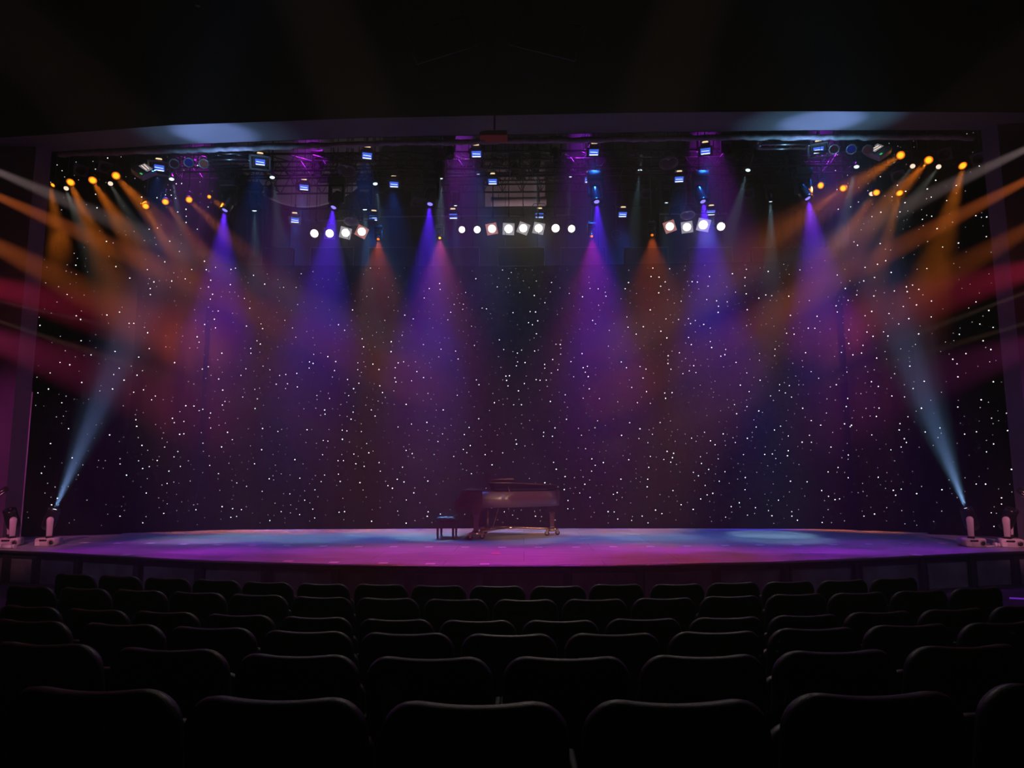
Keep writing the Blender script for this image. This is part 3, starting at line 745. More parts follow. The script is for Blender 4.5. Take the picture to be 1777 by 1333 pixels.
# ---- violet moving heads
VI = (.085, .012, 1.0)
for (u, v, Y, a, lb, col, pw, dg) in [
    (395, 367, 14.4, (378, 520), 'left end of the violet row', (.13, .02, 1.0), 9500, 38), (583, 362, 14.3, (552, 520), 'second from the left', VI, 10500, 40), (748, 356, 14.3, (738, 560), 'third from the left', VI, 10500, 36),
    (1034, 352, 14.3, (1045, 560), 'third from the right', VI, 10500, 36), (1216, 352, 14.3, (1245, 520), 'second from the right', VI, 10500, 40), (1396, 347, 14.3, (1440, 520), 'right end of the violet row', (.16, .02, 1.0), 9500, 38)]:
    p = at(u, v, Y) + Vector((0, .03, .2)); q_ = at(*a, 16.2); aim = at(a[0], 640, 16.25)
    vis = (aim - p).normalized() + Vector((0, -.75, 0))
    mover(p, p + vis, False, 'violet', 'black moving head lamp with violet beam, %s' % lb, 'violet moving heads', [(aim, col, pw, dg, .9)], scale=.95)
for (u, v, a, lb, col, pw, le) in [(656, 418, (660, 600), 'orange beam, leftmost of the four low ones', (1.0, .15, .06), 800, 'deeporange'), (763, 416, (770, 620), 'pink beam, left of the two low inner ones', (1.0, .08, .5), 950, 'orange'),
                               (1027, 413, (1035, 620), 'magenta beam, right of the two low inner ones', (1.0, .03, .55), 900, 'deeporange'), (1132, 411, (1140, 600), 'orange beam, rightmost of the four low ones', (1.0, .16, .03), 800, 'deeporange')]:
    p = at(u, v, 15.4) + Vector((0, .03, .1)); aim = on(a[0], 968, 0)
    vis = (aim - p).normalized() + Vector((0, -.3, 0))
    mover(p, p + vis, False, le, 'small moving head lamp with %s' % lb, 'low moving heads above the curtain', [(aim, col, pw, 40, .85)], scale=.5)
# ---- cool narrow beams
CO = (.45, .85, 1.0)
for (u, v, Y, a, lb, pw, dg, sc_) in [(764, 310, 14.6, (764, 520), 'left of the centre, its beam straight down', 300, 17, .9), (632, 364, 15.4, (640, 500), 'in front of the right edge of the round disc', 220, 16, .9), (440, 366, 15.4, (446, 500), 'over the left grey drape', 130, 18, .9),
                             (790, 357, 16.4, (794, 480), 'above the left end of the central white lamps', 120, 15, .7), (829, 302, 15.6, (850, 480), 'right below the front blue flood left of centre', 90, 14, .7), (929, 300, 15.8, (929, 470), 'in the centre before the pale panel', 90, 14, .7),
                             (1157, 352, 16.3, (1155, 480), 'above the right row of white lamps', 110, 15, .7), (1338, 350, 15.0, (1338, 520), 'above the right grey drape', 260, 16, .6), (990, 307, 16.0, (988, 440), 'between the two central blue flood columns', 60, 14, .6)]:
    p = at(u, v, Y) + Vector((0, 0, .22 * sc_)); aim = at(*a, Y)
    mover(p, p + (aim - p).normalized() + Vector((0, .05, 0)), False, 'cool', 'moving head lamp with cool beam, %s' % lb, 'cool narrow moving heads', [(aim, CO, pw * 4.5, dg, .5)], scale=sc_)
def profile_meshes():
    mb = MB(); mb.lathe([(0, .3), (.06, .3), (.08, .26), (.08, .1), (.055, .06), (.055, -.2), (.075, -.22), (.078, -.3), (.07, -.3), (.066, -.25), (0, -.24)], 20); a = mb.mesh('housing', MT['steel'])
    mb = MB(); mb.lathe([(0, -.3), (.04, -.296), (.07, -.29)], 20); b = mb.mesh('lens', GL['cool']); return [('housing', a), ('lens', b)]
PROF = profile_meshes()
for (u, v, Y, a, lb, pw) in [(300, 312, 14.2, (318, 430), 'below the big flood at far left', 120), (474, 309, 14.3, (488, 430), 'left of the pale round disc', 150), (1297, 296, 14.6, (1258, 440), 'hanging under the right part of the front truss', 160), (1484, 291, 14.0, (1462, 400), 'beside the silver box at right', 200), (652, 320, 15.0, (670, 440), 'right of the round disc', 120), (1110, 297, 15.6, (1098, 420), 'right of the centre beam, dim', 110)]:
    p = at(u, v, Y); aim = at(*a, Y); d = (aim - p).normalized(); p = p - d * .2
    root, H = base_lamp('profile_light', p, aim + Vector((0, -.5, 0)), 'slim silver profile lamp with pale beam, %s' % lb, 'stage light', 'slim profile lamps', PROF, wd=.1, h=.25, scale=.75)
    spot(root, p + d * .28, aim, CO, pw * 5, 17, .7, .03)

# ---- unlit scoops
def scoop_meshes():
    mb = MB(); mb.lathe([(0, .26), (.07, .26), (.1, .22), (.105, .16), (.15, .1), (.2, .0), (.23, -.08), (.235, -.08), (.21, 0), (.15, .11), (.1, .15), (0, .16)], 36); a = mb.mesh('dome', MT['scoop'])
    mb = MB(); mb.lathe([(.225, -.075), (.245, -.075), (.245, -.09), (.225, -.09), (.225, -.075)], 36); b = mb.mesh('rim', MT['steel'])
    mb = MB(); mb.lathe([(0, .02), (.03, .03), (.045, .07), (.03, .12), (0, .15)], 16); c_ = mb.mesh('bulb', MT['white']); return [('dome', a), ('rim', b), ('bulb', c_)]
SCOOP = scoop_meshes()
for (u, v, Y, lb, k) in [(601, 292, 14.4, 'left of the rig centre near the header', .85), (1160, 279, 14.2, 'right of the rig centre near the header', .85), (610, 381, 16.4, 'low, above the left white lamps', .75), (1193, 370, 16.3, 'low, above the right white lamps', .75)]:
    p = at(u, v, Y)
    base_lamp('scoop_light', p, p + Vector((0, -.25, -1)), 'unlit dome shaped scoop lamp, %s' % lb, 'stage light', 'unlit scoop lamps', SCOOP, wd=.25, h=.35, scale=k)

# ---- unlit coloured par cans and the two tilted silver boxes
for (u, v, Y, g, lb) in [(302, 281, 13.98, 'red', 'dark red gel, octagonal frame, left of the blue one at left'), (327, 279, 13.98, 'blue', 'deep blue gel, octagonal frame, at the left of the rig'), (353, 281, 13.98, 'amber', 'amber gel, octagonal frame, at the left of the rig'),
                      (1448, 256, 13.75, 'red', 'dark red gel, octagonal frame, left of the blue one at right'), (1478, 256, 13.75, 'blue', 'deep blue gel, octagonal frame, at the right of the rig'), (1506, 257, 13.75, 'amber', 'amber gel, octagonal frame, at the right of the rig')]:
    p = at(u, v, Y); sgn = 1 if u < 888 else -1
    par(p, p + Vector((.5 * sgn, -.8, -.7)), None, 'unlit lamp, %s' % lb, 'unlit coloured lamps under the header', HEXM[g], scale=.85)
def strobe(u, v, Y, sgn, label):
    p = at(u, v, Y); root = empty('strobe_light', p); drop(root, .4); tag(root, label, 'stage light', 'tilted silver boxes under the header')
    H = Matrix.Rotation(sgn * .6, 4, 'Y') @ Matrix.Rotation(-.7, 4, 'X')
    mb = MB(); mb.slab(rrect(.17, -.2, .2, .02, 3, .02), [-.06, -.05, .08], [.01, 0, .02]); link('casing', mb.mesh('casing', MT['silver']), root, mtx=H)
    mb = MB(); mb.box((0, -.065, .05), (.27, .01, .2)); fr = link('window', mb.mesh('window', MT['can']), root, mtx=H)
    mb = MB(); mb.box((0, -.072, .05), (.23, .008, .16)); link('glass', mb.mesh('glass', mat('strobe_glass_added_glow', (.3, .3, .34), .15, .6, emit=(.5, .46, .55), es=.45)), root, mtx=H)  # emission of the glass is added to brighten the box
    mb = MB(); mb.tube([(-.09, -.08, .09), (.07, -.08, .06)], .008, 6); mb.tube([(-.09, -.08, .02), (.07, -.08, .0)], .008, 6); link('flash_tube', mb.mesh('flash_tube', GL['warmdim']), root, mtx=H)
    mb = MB(); mb.box((.1 * sgn, -.065, -.17), (.05, .012, .03)); link('indicator', mb.mesh('indicator', GL['green']), root, mtx=H)
    mb = MB(); mb.tube([(-.2, 0, 0), (-.2, 0, .28), (.2, 0, .28), (.2, 0, 0)], .012, 6); mb.tube([(0, 0, .28), (0, 0, .4)], .012, 6); link('yoke', mb.mesh('yoke', MT['can']), root)
strobe(250, 297, 13.95, 1, 'tilted silver box lamp with dark window, at the left next to the big blue flood')
strobe(1524, 263, 13.7, -1, 'tilted silver box lamp with glassy window and green light, at the right')

# ---- black unlit movers and cans that fill the rig
for (u, v, Y, lb) in [(697, 296, 15.8, 'right of the scoop at left'), (893, 292, 15.0, 'left of the pale panel centre'), (965, 268, 14.6, 'right of the hoist box'), (1092, 258, 14.5, 'under the front truss right of centre'), (780, 262, 14.4, 'under the front truss left of centre'), (552, 292, 15.2, 'in front of the round disc'), (1262, 262, 14.4, 'between two front blue floods at right'), (1375, 290, 14.8, 'left of the rightmost front flood'), (400, 300, 15.0, 'at the left end of the long truss')]:
    p = at(u, v, Y)
    mover(p, p + Vector((.1, -.2, -1)), False, None, 'unlit black moving head lamp %s' % lb, 'unlit moving heads', scale=.75)
for i, (u, v, Y, dx) in enumerate([(925, 262, 16, .2), (905, 300, 17.5, -.2), (860, 280, 17.6, .3), (1120, 330, 16.5, 0), (1300, 330, 16.4, -.2), (1010, 285, 16.2, 0), (720, 345, 16.5, .2), (470, 330, 16.2, .1), (240, 290, 14.2, .3), (1560, 300, 14.2, -.3), (1640, 262, 13.8, -.3), (140, 290, 14.0, .3), (180, 285, 14.0, .4), (1700, 270, 13.7, -.4)]):
    p = at(u, v, Y)
    par(p, p + Vector((dx * 2, -.7, -1)), None, 'unlit black can lamp high in the rig, %s' % ['right of the centre near the header', 'before the pale panel low', 'at the left edge of the pale panel', 'between white lamp rows', 'above the right end of the back curtain', 'beside the cool central beam', 'right of the round disc, low', 'before the left edge of the round disc', 'next to the tilted silver box at left', 'under the inner front amber lamp at right', 'above the two outer amber lamps at right', 'above the outermost amber lamps at left', 'above the inner amber lamps at left', 'in the far right corner of the rig'][i], 'unlit can lamps', GELM['dark'])
# ------------------------------------------------------------------ grand piano
PO = on(792, 934.5, 0); PO = Vector((PO.x, PO.y - .35, 0))
pr = empty('grand_piano', PO); tag(pr, 'dark lacquered grand piano with its lid a little open, standing mid stage', 'piano')
K = 1.0
near = [(.80, .0), (.95, .04), (1.1, .14), (1.25, .30), (1.4, .45), (1.55, .56), (1.7, .68), (1.85, .84), (1.97, 1.02), (2.03, 1.2), (2.0, 1.35), (1.9, 1.44), (1.75, 1.47)]
near = [(x + .12, y * .62 if y < 1 else .62 + (y - 1.0) * 1.9) for x, y in near]
near[-1] = (near[-1][0], 1.47)
def smooth(pts, it=2):
    for _ in range(it):
        q = [pts[0]]
        for a, b in zip(pts, pts[1:]): q += [(a[0] * .75 + b[0] * .25, a[1] * .75 + b[1] * .25), (a[0] * .25 + b[0] * .75, a[1] * .25 + b[1] * .75)]
        pts = q + [pts[-1]]
    return pts
near = smooth(near)
def rimring(outer, th, z0, z1):
    mb = MB(); n = len(outer); inner = []
    for i, (x, y) in enumerate(outer):
        a = Vector(outer[max(0, i - 1)]); b = Vector(outer[min(n - 1, i + 1)]); t = (b - a).normalized(); inner.append((x - t.y * th, y + t.x * th))
    V = [[mb.b.verts.new((x, y, z)) for x, y in ring] for ring, z in ((outer, z0), (outer, z1), (inner, z1), (inner, z0))]
    for A, B in ((0, 1), (1, 2), (2, 3), (3, 0)):
        for i in range(n - 1):
            f = mb._f([V[A][i], V[A][i + 1], V[B][i + 1], V[B][i]])
            if f and A in (1, 3): f.smooth = False
    return mb
outer = [(.42, 0), (.6, 0)] + near + [(1.2, 1.48), (.42, 1.48)]
rimring(outer, .05, .635, .95).build('rim', MT['rim'], pr)
for y in (0.0, 1.44):                        # cheeks: lower arm rising to the case
    mb = MB(); prof = [(.0, .60), (.55, .60), (.55, .95), (.14, .95), (.12, .93), (.09, .84), (.05, .79), (0, .77)]
    T = Matrix(((1, 0, 0, 0), (0, 0, 1, 0), (0, 1, 0, 0), (0, 0, 0, 1)))
    mb.prism(prof, y - .005, y + .05, T); mb.build('cheek', MT['lacquer'], pr)
mb = MB(); mb.box((.3, .74, .625), (.6, 1.44, .06)); mb.build('key_bed', MT['lacquer'], pr)
mb = MB()
for k in range(52): mb.box((.13, .12 + k * .0238, .70), (.15, .0225, .02))
mb.mi = 1
for k in range(51):
    if k % 7 not in (2, 6): mb.box((.16, .132 + k * .0238, .715), (.09, .011, .018))
mb.build('keyboard', [MT['ivory'], MT['lacquer']], pr)
mb = MB(); mb.box((.03, .74, .68), (.03, 1.4, .07)); mb.build('key_slip', MT['lacquer'], pr)
mb = MB(); mb.box((.24, .74, .82), (.03, 1.38, .26), Matrix.Rotation(.15, 3, 'Y')); mb.build('fallboard', MT['lacquer'], pr)
mb = MB(); mb.prism([(.25, .05), (.6, .05)] + [(x - .03, y + .05) for x, y in near] + [(1.2, 1.43), (.25, 1.43)], .70, .74); mb.build('soundboard', MT['gold'], pr)
mb = MB(); mb.box((.45, .74, .965), (.62, 1.48, .02)); mb.build('front_lid', MT['lacquer'], pr); 
a = math.radians(-6.3)
TL = Matrix.Translation((0, 1.48, .955)) @ Matrix.Rotation(a, 4, 'X') @ Matrix.Translation((0, -1.48, 0))
mb = MB(); mb.prism([(.66, -.02)] + [(x + .02, y - .02) for x, y in near] + [(1.9, 1.48), (.66, 1.48)], 0, .022, TL); mb.build('main_lid', MT['lacquer'], pr)
mb = MB(); TF = TL @ Matrix.Translation((.66, 0, .03)) @ Matrix.Rotation(math.radians(-2), 4, 'Y'); mb.prism([(0, -.02), (.52, -.02), (.52, 1.46), (0, 1.46)], .03, .052, TF)
mb.box(TF @ Vector((.26, .02, .035)), (.5, .02, .02)); mb.build('folded_flap', MT['lacquer'], pr)
mb = MB(); mb.tube([(1.1, .12, .93), (1.05, .2, 1.08)], .012, 8); mb.build('prop_stick', MT['lacquer'], pr)
mb = MB(); mb.tube([(.7, 1.49, .955), (1.9, 1.49, .955)], .006, 6); mb.build('hinge', MT['brass'], pr)
LEGS = [(.42, .13), (.42, 1.33), (1.98, .95)]
for x, y in LEGS:
    mb = MB(); mb.box((x, y, .57), (.2, .2, .1)); mb.lathe([(.1, .52), (.095, .48), (.075, .45), (.065, .2), (.06, .19), (.07, .17), (.05, .15)], 4, Matrix.Translation((x, y, 0)) @ Matrix.Rotation(PI / 4, 4, 'Z'))
    for f in mb.b.faces: f.smooth = False
    mb.build('leg', MT['lacquer'], pr)
mb = MB(); mb.box((.62, .74, .16), (.12, .3, .07)); mb.box((.62, .74, .58), (.1, .2, .06)); ly = mb.build('pedal_lyre', MT['lacquer'], pr)
mb = MB()
for dy in (-.07, .07): mb.tube([(.62, .74 + dy, .18), (.62, .74 + dy, .58)], .016, 8)
mb.tube([(.72, .70, .16), (.85, .74, .6)], .008, 6); mb.build('lyre_rod', MT['brass'], ly)
for dy in (-.07, 0, .07):
    mb = MB(); mb.tube([(.58, .74 + dy, .14), (.5, .74 + dy, .13), (.46, .74 + dy, .12)], .014, 8); mb.build('pedal', MT['brass'], ly)
# dolly
dl = empty('piano_dolly', PO); tag(dl, 'brassy three arm dolly with castors under the grand piano', 'dolly')
hub = (1.1, .72)
for x, y in LEGS:
    mb = MB(); dx, dy = hub[0] - x, hub[1] - y
    mb.tube([(x, y, .11), (x + dx * .15, y + dy * .15, .15), (hub[0], hub[1], .19)], .022, 8); mb.build('arm', MT['brass'], dl)
    mb = MB(); mb.lathe([(0, .09), (.09, .09), (.1, .10), (.1, .15), (.085, .15), (.08, .12), (0, .12)], 20, Matrix.Translation((x, y, 0))); mb.build('cup', MT['brass'], dl)
    for q in range(2):
        an = q * PI + .6; wx, wy = x + .14 * math.cos(an), y + .14 * math.sin(an)
        mb = MB(); mb.tube([(x + .08 * math.cos(an), y + .08 * math.sin(an), .12), (wx, wy, .13)], .018, 6); mb.tube([(wx, wy, .14), (wx, wy, .09)], .016, 6)
        for s_ in (-1, 1): mb.box((wx, wy + s_ * .022, .075), (.05, .006, .08))
        ct = mb.build('castor', MT['brass'], dl)
        mb = MB(); mb.lathe([(0, -.016), (.045, -.016), (.05, -.01), (.05, .01), (.045, .016), (0, .016)], 18, Matrix.Translation((wx, wy, .05)) @ Matrix.Rotation(PI / 2, 4, 'X')); mb.build('wheel', MT['rubber'], ct)
mb = MB(); mb.lathe([(0, .16), (.07, .16), (.07, .21), (0, .21)], 16, Matrix.Translation((hub[0], hub[1], 0))); mb.build('hub', MT['brass'], dl)
# bench
BO = on(773, 936.5, 0); bn = empty('piano_bench', BO + Vector((0, 0, 0))); tag(bn, 'black tufted leather piano bench left of the grand piano', 'bench')
mb = MB(); W, D = .40, .75; NX, NY = 20, 28; rows = []
for j in range(NY + 1):
    r_ = []
    for i in range(NX + 1):
        x, y = (i / NX - .5), (j / NY - .5)
        ex = min(1, (0.5 - abs(x)) * 9) ** .5; ey = min(1, (.5 - abs(y)) * 14) ** .5
        tuft = abs(math.sin((x * 2 + y * 4) * PI) * math.sin((x * 2 - y * 4) * PI)) ** .4
        r_.append(Vector((x * W, y * D + .3, .40 + .075 * ex * ey * (0.6 + .4 * tuft))))
    rows.append(r_)
mb.sheet(rows); mb.slab([(x, z) for x, z in rrect(W / 2, .36, .415, .02, 4, .02)], [-.375, -.37, .37, .375], [.01, 0, 0, .01], T=Matrix.Translation((0, .3, 0)))
mb.build('cushion', MT['leather'], bn)
mb = MB(); mb.box((0, .3, .34), (W - .04, D - .04, .06)); mb.build('frame', MT['lacquer'], bn)
for sx in (-1, 1):
    for y in (-.02, .62):
        mb = MB(); mb.lathe([(.032, .33), (.03, .1), (.022, .03), (.022, 0)], 4, Matrix.Translation((sx * .155, y, 0)) @ Matrix.Rotation(PI / 4, 4, 'Z'))
        for f in mb.b.faces: f.smooth = False
        lg = mb.build('leg', MT['lacquer'], bn)
        mb = MB(); mb.lathe([(.027, .03), (.028, 0)], 8, Matrix.Translation((sx * .155, y, 0))); mb.build('foot_cap', MT['brass'], lg)

# ------------------------------------------------------------------ moving heads on the stage edge
def floor_mover(u, v, aim, label, az, beams, lens='cool', dy=0.16, sc_=.9, yaz=0.0):
    b = on(u, v, 0); p = Vector((b.x, b.y + dy, .535 * sc_))
    return mover(p, aim, True, lens, label, 'moving heads on the stage floor', beams, True, az, scale=sc_, yaz=yaz)
SL, SR = at(366, 242, 13.1), at(1430, 220, 12.8)
CB = (.12, .42, 1.0)
pl_ = on(78, 948, 0); prr = on(1696, 949, 0)
floor_mover(74, 948.5, SL, 'grey based moving head lamp at the left stage edge with a blue beam', .1, [(SL, (.3, .42, 1.0), 8000, 13, .8), (SL, (.22, .5, .85), 2200, 24, 1.0)], yaz=-1.0)
floor_mover(1697, 950, SR, 'grey based moving head lamp at the right stage edge with a blue beam', -.1, [(SR, (.3, .42, 1.0), 8000, 13, .8), (SR, (.22, .55, .85), 3400, 24, 1.0)], yaz=1.0)
floor_mover(6, 949, Vector((-9.5, 9, 8)), 'unlit grey moving head lamp cut by the left picture edge', .3, [], None, yaz=-.8)
floor_mover(1764, 951, Vector((9.8, 9, 8)), 'unlit grey moving head lamp cut by the right picture edge', -.3, [], None, yaz=.8)
# small stand lamps at the picture edges
for (u0, v0, u1, v1, lb) in [(-18, 868, 12, 848, 'small dark tube lamp on a stand at the left picture edge'), (1795, 868, 1768, 850, 'small dark tube lamp on a stand at the right picture edge')]:
    a, b = at(u0, v0, 12.25), at(u1, v1, 12.25); root = empty('tube_light', (a.x, 12.25, 0)); tag(root, lb, 'light', 'tube lamps at the picture edges')
    mb = MB(); mb.tube([a - root.location, b - root.location], .05, 12); mb.build('tube', MT['moverhead'], root)
    mb = MB(); mb.tube([(0, 0, 0), (0, 0, a.z)], .02, 8); mb.box((0, 0, .01), (.3, .3, .02)); mb.build('stand', MT['can'], root)
    mb = MB(); mb.tube([Vector(a - root.location) + Vector((0, -.05, -.06)), Vector(b - root.location) + Vector((0, -.05, -.06))], .01, 6); mb.build('handle', MT['steel'], root)
# cable plugs on the floor
for (u, v, n_, lb) in [(13, 952.5, 2, 'white cable plugs lying at the left stage edge'), (1740, 949.5, 3, 'white cable plugs lying between the right moving heads')]:
    p = on(u, v, 0); root = empty('cable_plug', (p.x, p.y, 0)); tag(root, lb, 'plug', 'cable plugs on the stage')
    mb = MB(); mb.tube([(-.09, 0, .035), (.09, 0, .035)], .034, 12); mb.build('body', MT['white'], root)
    mb = MB(); mb.tube([(-.15, 0, .04), (-.1, 0, .04)], .042, 12); mb.tube([(.1, 0, .04), (.14, 0, .04)], .042, 12); mb.build('collar', MT['white'], root)
    mb = MB(); mb.tube([(-.14, 0, .02), (-.24, .01, .012), (-.4, 0, .012)], .012, 6); mb.build('cable', MT['white'], root)

# ------------------------------------------------------------------ marks on the stage floor
TP = [(148,942),(204.6,943),(261,943),(319,944.6),(378,946),(437.6,946.6),(498,947),(561,948),(622,949),(683,949),(744.5,949.6),(807.6,950),(871.7,950),(935,950),(1000,950),(1064,949),(1129,948.8),(1192.7,948),(1258.6,947),(1319,946),(1383,946),(1446,945.6),(1508,944.6),(1571.6,944),(1634.7,943)]
TF_ = [(220,963),(500,974),(580,976),(665,977.5),(747,978.5),(841,979),(1590,963.3)]
def tape(u, v, label, group, m='tape', sx=.14, sy=.15):
    p = on(u, v, 0); mb = MB(); mb.box((0, 0, .0015), (sx, sy, .003)); o = mb.build('spike_tape', MT[m], None, (p.x, p.y, 0)); tag(o, label, 'tape', group)
for i, (u, v) in enumerate(TP):
    lb = 'white floor tape mark in the long curved line, ' + (place_word(i, len(TP)) if (i < 12 or i > 13) else ('just below the piano keyboard end' if i == 12 else 'just below the piano tail'))
    tape(u, v, lb, 'tape marks in the long curved line')
for i, (u, v) in enumerate(TF_):
    tape(u, v, 'white tape mark close to the front stage edge, %s' % place_word(i, len(TF_)), 'tape marks near the stage edge')
tape(861, 961, 'pink tape mark in front of the piano, the nearer one', 'pink tape marks', 'tapered')
tape(861, 955.5, 'pink tape mark on the floor in front of the piano, the farther one', 'pink tape marks', 'tapered', .09, .05)
for i, (u, v, s_) in enumerate([(499, 923, 'far left behind the curved line'), (1285, 926, 'far right behind the line'), (1014, 935, 'right of the piano'), (1100, 927.5, 'well right of the piano near the curtain'), (697, 935, 'left of the bench')]):
    tape(u, v, 'thin white tape line on the rear floor, %s' % s_, 'tape lines on the rear floor', 'tape', .25, .04)

# ------------------------------------------------------------------ things hung from the hall ceiling, box on the header
for (cs, lb, sg) in [([(700, 47), (808, 10), (833, 92), (727, 125)], 'large dark loudspeaker hung above the stage, the left one', 1), ([(905, 7), (1020, 40), (996, 118), (884, 90)], 'large dark loudspeaker hung above the stage, the right one', -1)]:
    Y = 9.5; c = sum((at(u, v, Y) for u, v in cs), Vector()) / 4; a, b = at(*cs[3], Y), at(*cs[2], Y); d_, e_ = at(*cs[0], Y), at(*cs[3], Y)
    root = empty('loudspeaker', c); tag(root, lb, 'loudspeaker', 'loudspeakers hung from the ceiling')
    ang = math.atan2(b.z - a.z, b.x - a.x); W_ = (b - a).length; H_ = (d_ - e_).length
    R = Matrix.Rotation(-ang, 4, 'Y') @ Matrix.Rotation(-.35, 4, 'X')
    mb = MB(); mb.slab(rrect(W_ / 2, -H_ / 2, H_ / 2, .02, 3, .02), [0, .02, .5, .55], [.01, 0, .02, .1]); link('cabinet', mb.mesh('cabinet', MT['speaker']), root, mtx=R)
    mb = MB(); mb.slab(rrect(W_ / 2 - .03, -H_ / 2 + .03, H_ / 2 - .03, .02, 3, .02), [-.012, -.005, 0], [.01, 0, 0]); link('grille', mb.mesh('grille', MT['speaker']), root, mtx=R)
    mb = MB(); mb.tube([(-W_ / 2, -.01, -H_ / 2), (W_ / 2, -.01, -H_ / 2), (W_ / 2, -.01, H_ / 2), (-W_ / 2, -.01, H_ / 2), (-W_ / 2, -.01, -H_ / 2)], .006, 5); link('edge_trim', mb.mesh('edge_trim', MT['alu']), root, mtx=R)
    mb = MB()
    for sx in (-1, 1): mb.tube([(sx * W_ * .3, .2, H_ * .4), (sx * W_ * .3, .2, 11.4 - c.z)], .01, 5)
    mb.build('hanging_cable', MT['truss'], root)
p = at(858, 237, 12.1); root = empty('projector_box', p); tag(root, 'small dark red lit box mounted on the header above centre stage', 'box')
mb = MB(); mb.box((.03, 0, 0), (.42, .3, .09)); mb.build('casing', MT['red_lit_box'], root)
mb = MB(); mb.box((-.22, -.02, .0), (.1, .2, .07)); mb.box((-.22, -.02, .05), (.04, .1, .05)); mb.build('lens_block', MT['red_lit_box'], root)
mb = MB(); mb.tube([(0, 0, .04), (0, 0, .3), (0, -.02, .6), (0, 0, 3.5)], .02, 6); mb.build('stem', MT['can'], root)
p = at(345, 4, 12.3); mb = MB(); mb.box((0, 0, 0), (.09, .06, .16), Matrix.Rotation(.2, 3, 'Y')); mb.box((-.03, 0, .1), (.05, .05, .1)); o = mb.build('wall_bracket', MT['steel'], None, p); tag(o, 'small pale bracket at the top of the header wall at left', 'bracket')
# violet step strip in the right aisle
a, b = on(1752, 1038, -.55), on(1830, 1042, -.55); mb = MB(); mb.tube([a, b], .012, 6); o = mb.build('step_light', GL['strip']); tag(o, 'thin violet glowing strip on the aisle step at the right edge', 'step light')
mb = MB(); q = (a + b) / 2; mb.box((q.x + .2, q.y + .35, (q.z - .02 + AUD) / 2 - .02), (1.9, .6, q.z - AUD - .01 + .04)); struct(mb.build('floor_aisle_step', MT['carpet']))
for i,(u, v) in enumerate([(623, 1252), (619, 1176), (616, 1137), (1334, 1132), (1346, 1150)]):
    pass

# ------------------------------------------------------------------ lamps outside the picture (box booms, and unseen ones added for their light)
PALE = (.9, .62, .62)
AMB, RED, PINK = (1.0, .20, .04), (1.0, .10, .05), (1.0, .03, .13)
# (height in the frame where the beam enters, its fall per pixel, colour, power, angle, blend)
BOOM = {'left': [(305, .41, PALE, 17000, 8, .9), (347, .43, AMB, 30000, 8.5, .8), (432, .52, AMB, 20000, 15, 1.0), (500, .25, PINK, 12000, 20, 1.0), (590, .35, (.9, .05, .25), 9000, 22, 1.0), (522, .23, PALE, 7000, 2.2, .8), (556, .34, (1, .6, .4), 8000, 3, .8)],  # the wide dusky red beam is added to redden the haze
        'right': [(268, .45, PALE, 17000, 8, .9), (322, .50, AMB, 30000, 8.5, .8), (405, .55, AMB, 13000, 14, 1.0), (470, .3, PINK, 12000, 20, 1.0), (600, .35, (.7, .05, .4), 5000, 22, 1.0), (508, .38, (1, .6, .45), 8000, 3, .8), (560, .3, (1, .5, .3), 6000, 3.5, .8)]}
for side, L in BOOM.items():
    s = -1 if side == 'left' else 1; x0 = 0 if s < 0 else 1777
    q0 = at(x0 + s * 190, 400, 10.4); mb = MB(); mb.tube([(q0.x + s * .16, 10.4, AUD), (q0.x + s * .16, 10.4, 11.4)], .03, 8); tag(mb.build('boom_pole', MT['truss']), 'black upright lamp pole at the %s of the hall, out of the picture' % side, 'pole')
    for (y0, k, col, pw, dg, bl) in L:
        L_ = 330; yd = 13.2 if dg < 12 else 15.8
        q0 = at(x0 + s * 190, 400, 10.4); p = Vector((q0.x, 10.4, at(x0 + s * 190, y0 - 190 * k, 10.4).z)); aim = at(x0 - s * L_, y0 + L_ * k, yd)
        root, H = base_lamp('par_can', p, aim, 'stage lamp on the %s hall wall, out of the picture' % side, 'stage light', 'hall wall lamps', [('housing', PARM['housing'])], hang=False)
        spot(root, dirpt(p, aim, .2), aim, col, pw, dg, bl, .02)
def hidden(name, p, aim, col, pw, dg, bl=1.0, r=.1):  # a lamp added out of view for the light it gives
    root, H = base_lamp('par_can', p, Vector(aim), name, 'stage light', 'added lamps out of the picture', [('housing', PARM['housing'])], scale=1.2)
    spot(root, dirpt(p, aim, .25), aim, col, pw, dg, bl, r)
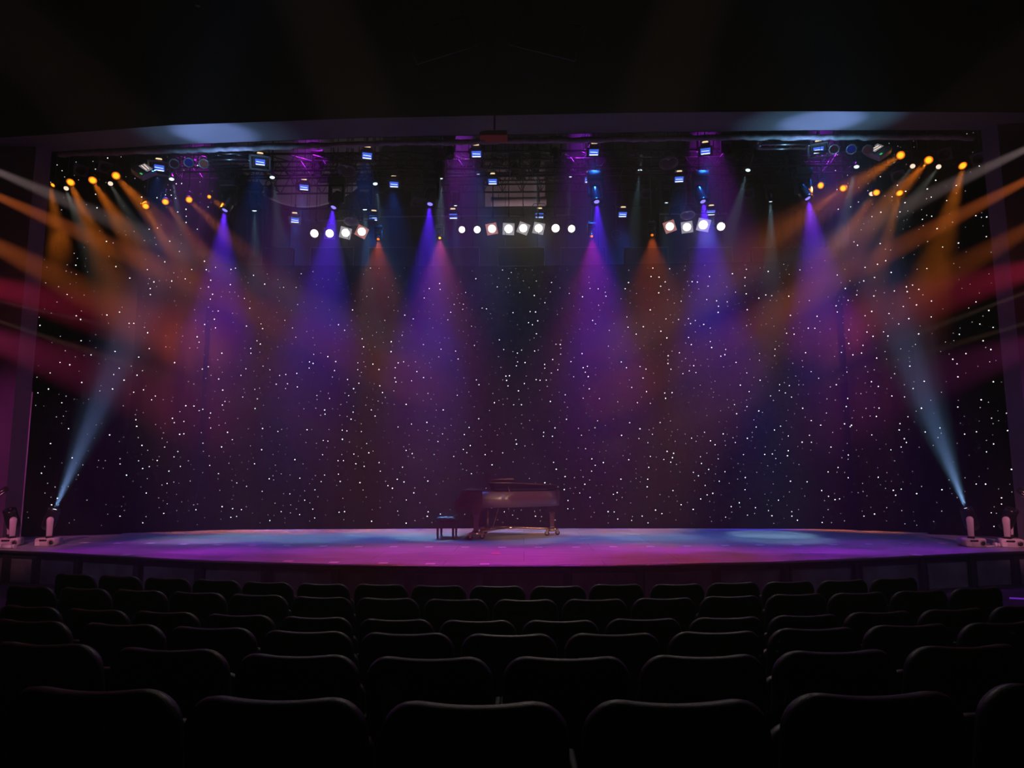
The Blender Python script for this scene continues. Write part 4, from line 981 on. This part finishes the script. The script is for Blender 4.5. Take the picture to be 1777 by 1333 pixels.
# unseen washes added behind the header to colour floor and haze
for (x, a, col, pw) in [(-7.7, (-6.8, 12.0, 0), (.55, .02, .8), 5000), (-5.0, (-4.4, 11.3, 0), (.6, .02, 1.0), 4400), (-1.4, (-1.5, 10.9, 0), (.55, .02, 1.0), 4400), (1.4, (1.3, 10.9, 0), (.45, .02, 1.0), 4400), (4.2, (4.0, 11.2, 0), (.55, .02, 1.0), 4400), (7.0, (6.4, 11.8, 0), (.4, .02, .9), 5000)]:
    hidden('added stage wash lamp, unseen behind the header', (x, 15.6, 10.6), a, col, pw, 26)
hidden('added cool wash lamp, unseen behind the header', (-1.6, 15.3, 10.6), (-1.9, 15.3, 0), (.4, .55, 1.0), 170, 40)  # added for the bluish sheen on the rear floor
hidden('added cool wash lamp, unseen behind the header', (3.2, 15.3, 10.6), (3.2, 15.4, 0), (.45, .55, .7), 120, 40)

# warm lamps added behind the camera to brighten the piano
for x in (-6.5, -2.5, 2.0, 7.0):
    hidden('added warm lamp, unseen behind the camera, aimed at the piano', (x, -1.5, 7.5), (0.05, 13.6, .6), (1, .62, .5), 3000, 6.5, .6, .05)
for s, col in ((-1, (.85, .08, .6)), (1, (.5, .07, .6))):  # unseen lamps added to tint the side walls
    hidden('added unseen coloured lamp aimed at the %s side wall of the stage' % ('left' if s < 0 else 'right'), (s * 9.0, 4.0, 5.5), (s * 10.0, 13.3, 1.6), col, 1500, 24)
for s in (-1, 1):  # unseen lamps added for pink light on the floor movers
    hidden('added unseen pink lamp aimed at the moving heads on the %s stage edge' % ('left' if s < 0 else 'right'), (s * 6.0, 2.0, 5.5), (s * (9.0 if s < 0 else 8.6), 12.5, .5), (1, .3, .45), 3600, 10)
# unseen blue lamps added to give the stage front its bluish glow
for s in (-1, 1):
    hidden('added unseen blue lamp aimed at the stage front', (s * 11.5, 4.5, 5.0), (s * 6.5, 10.8, -.3), (.5, .38, .75), 330, 42)
# the white lamps also face the hall
for u in (601, 883, 934, 1219):
    p = at(u, 397, 16.6); spot(None, p, (p.x * .5, 2.0, .5), (1.0, .85, .7), 90, 50, 1.0, .08)
# lights added behind the curtain to brighten the round disc and pale panel
for (x, y, z, a, col, pw, dg) in [(-4.6, 17.0, 3.0, at(540, 310, 19.2), (.9, .72, .85), 420, 50), (0.3, 17.2, 4.0, at(895, 310, 19.6), (1.0, .7, .75), 600, 44)]:
    spot(None, (x, y, z), a, col, pw, dg, .8, .1)
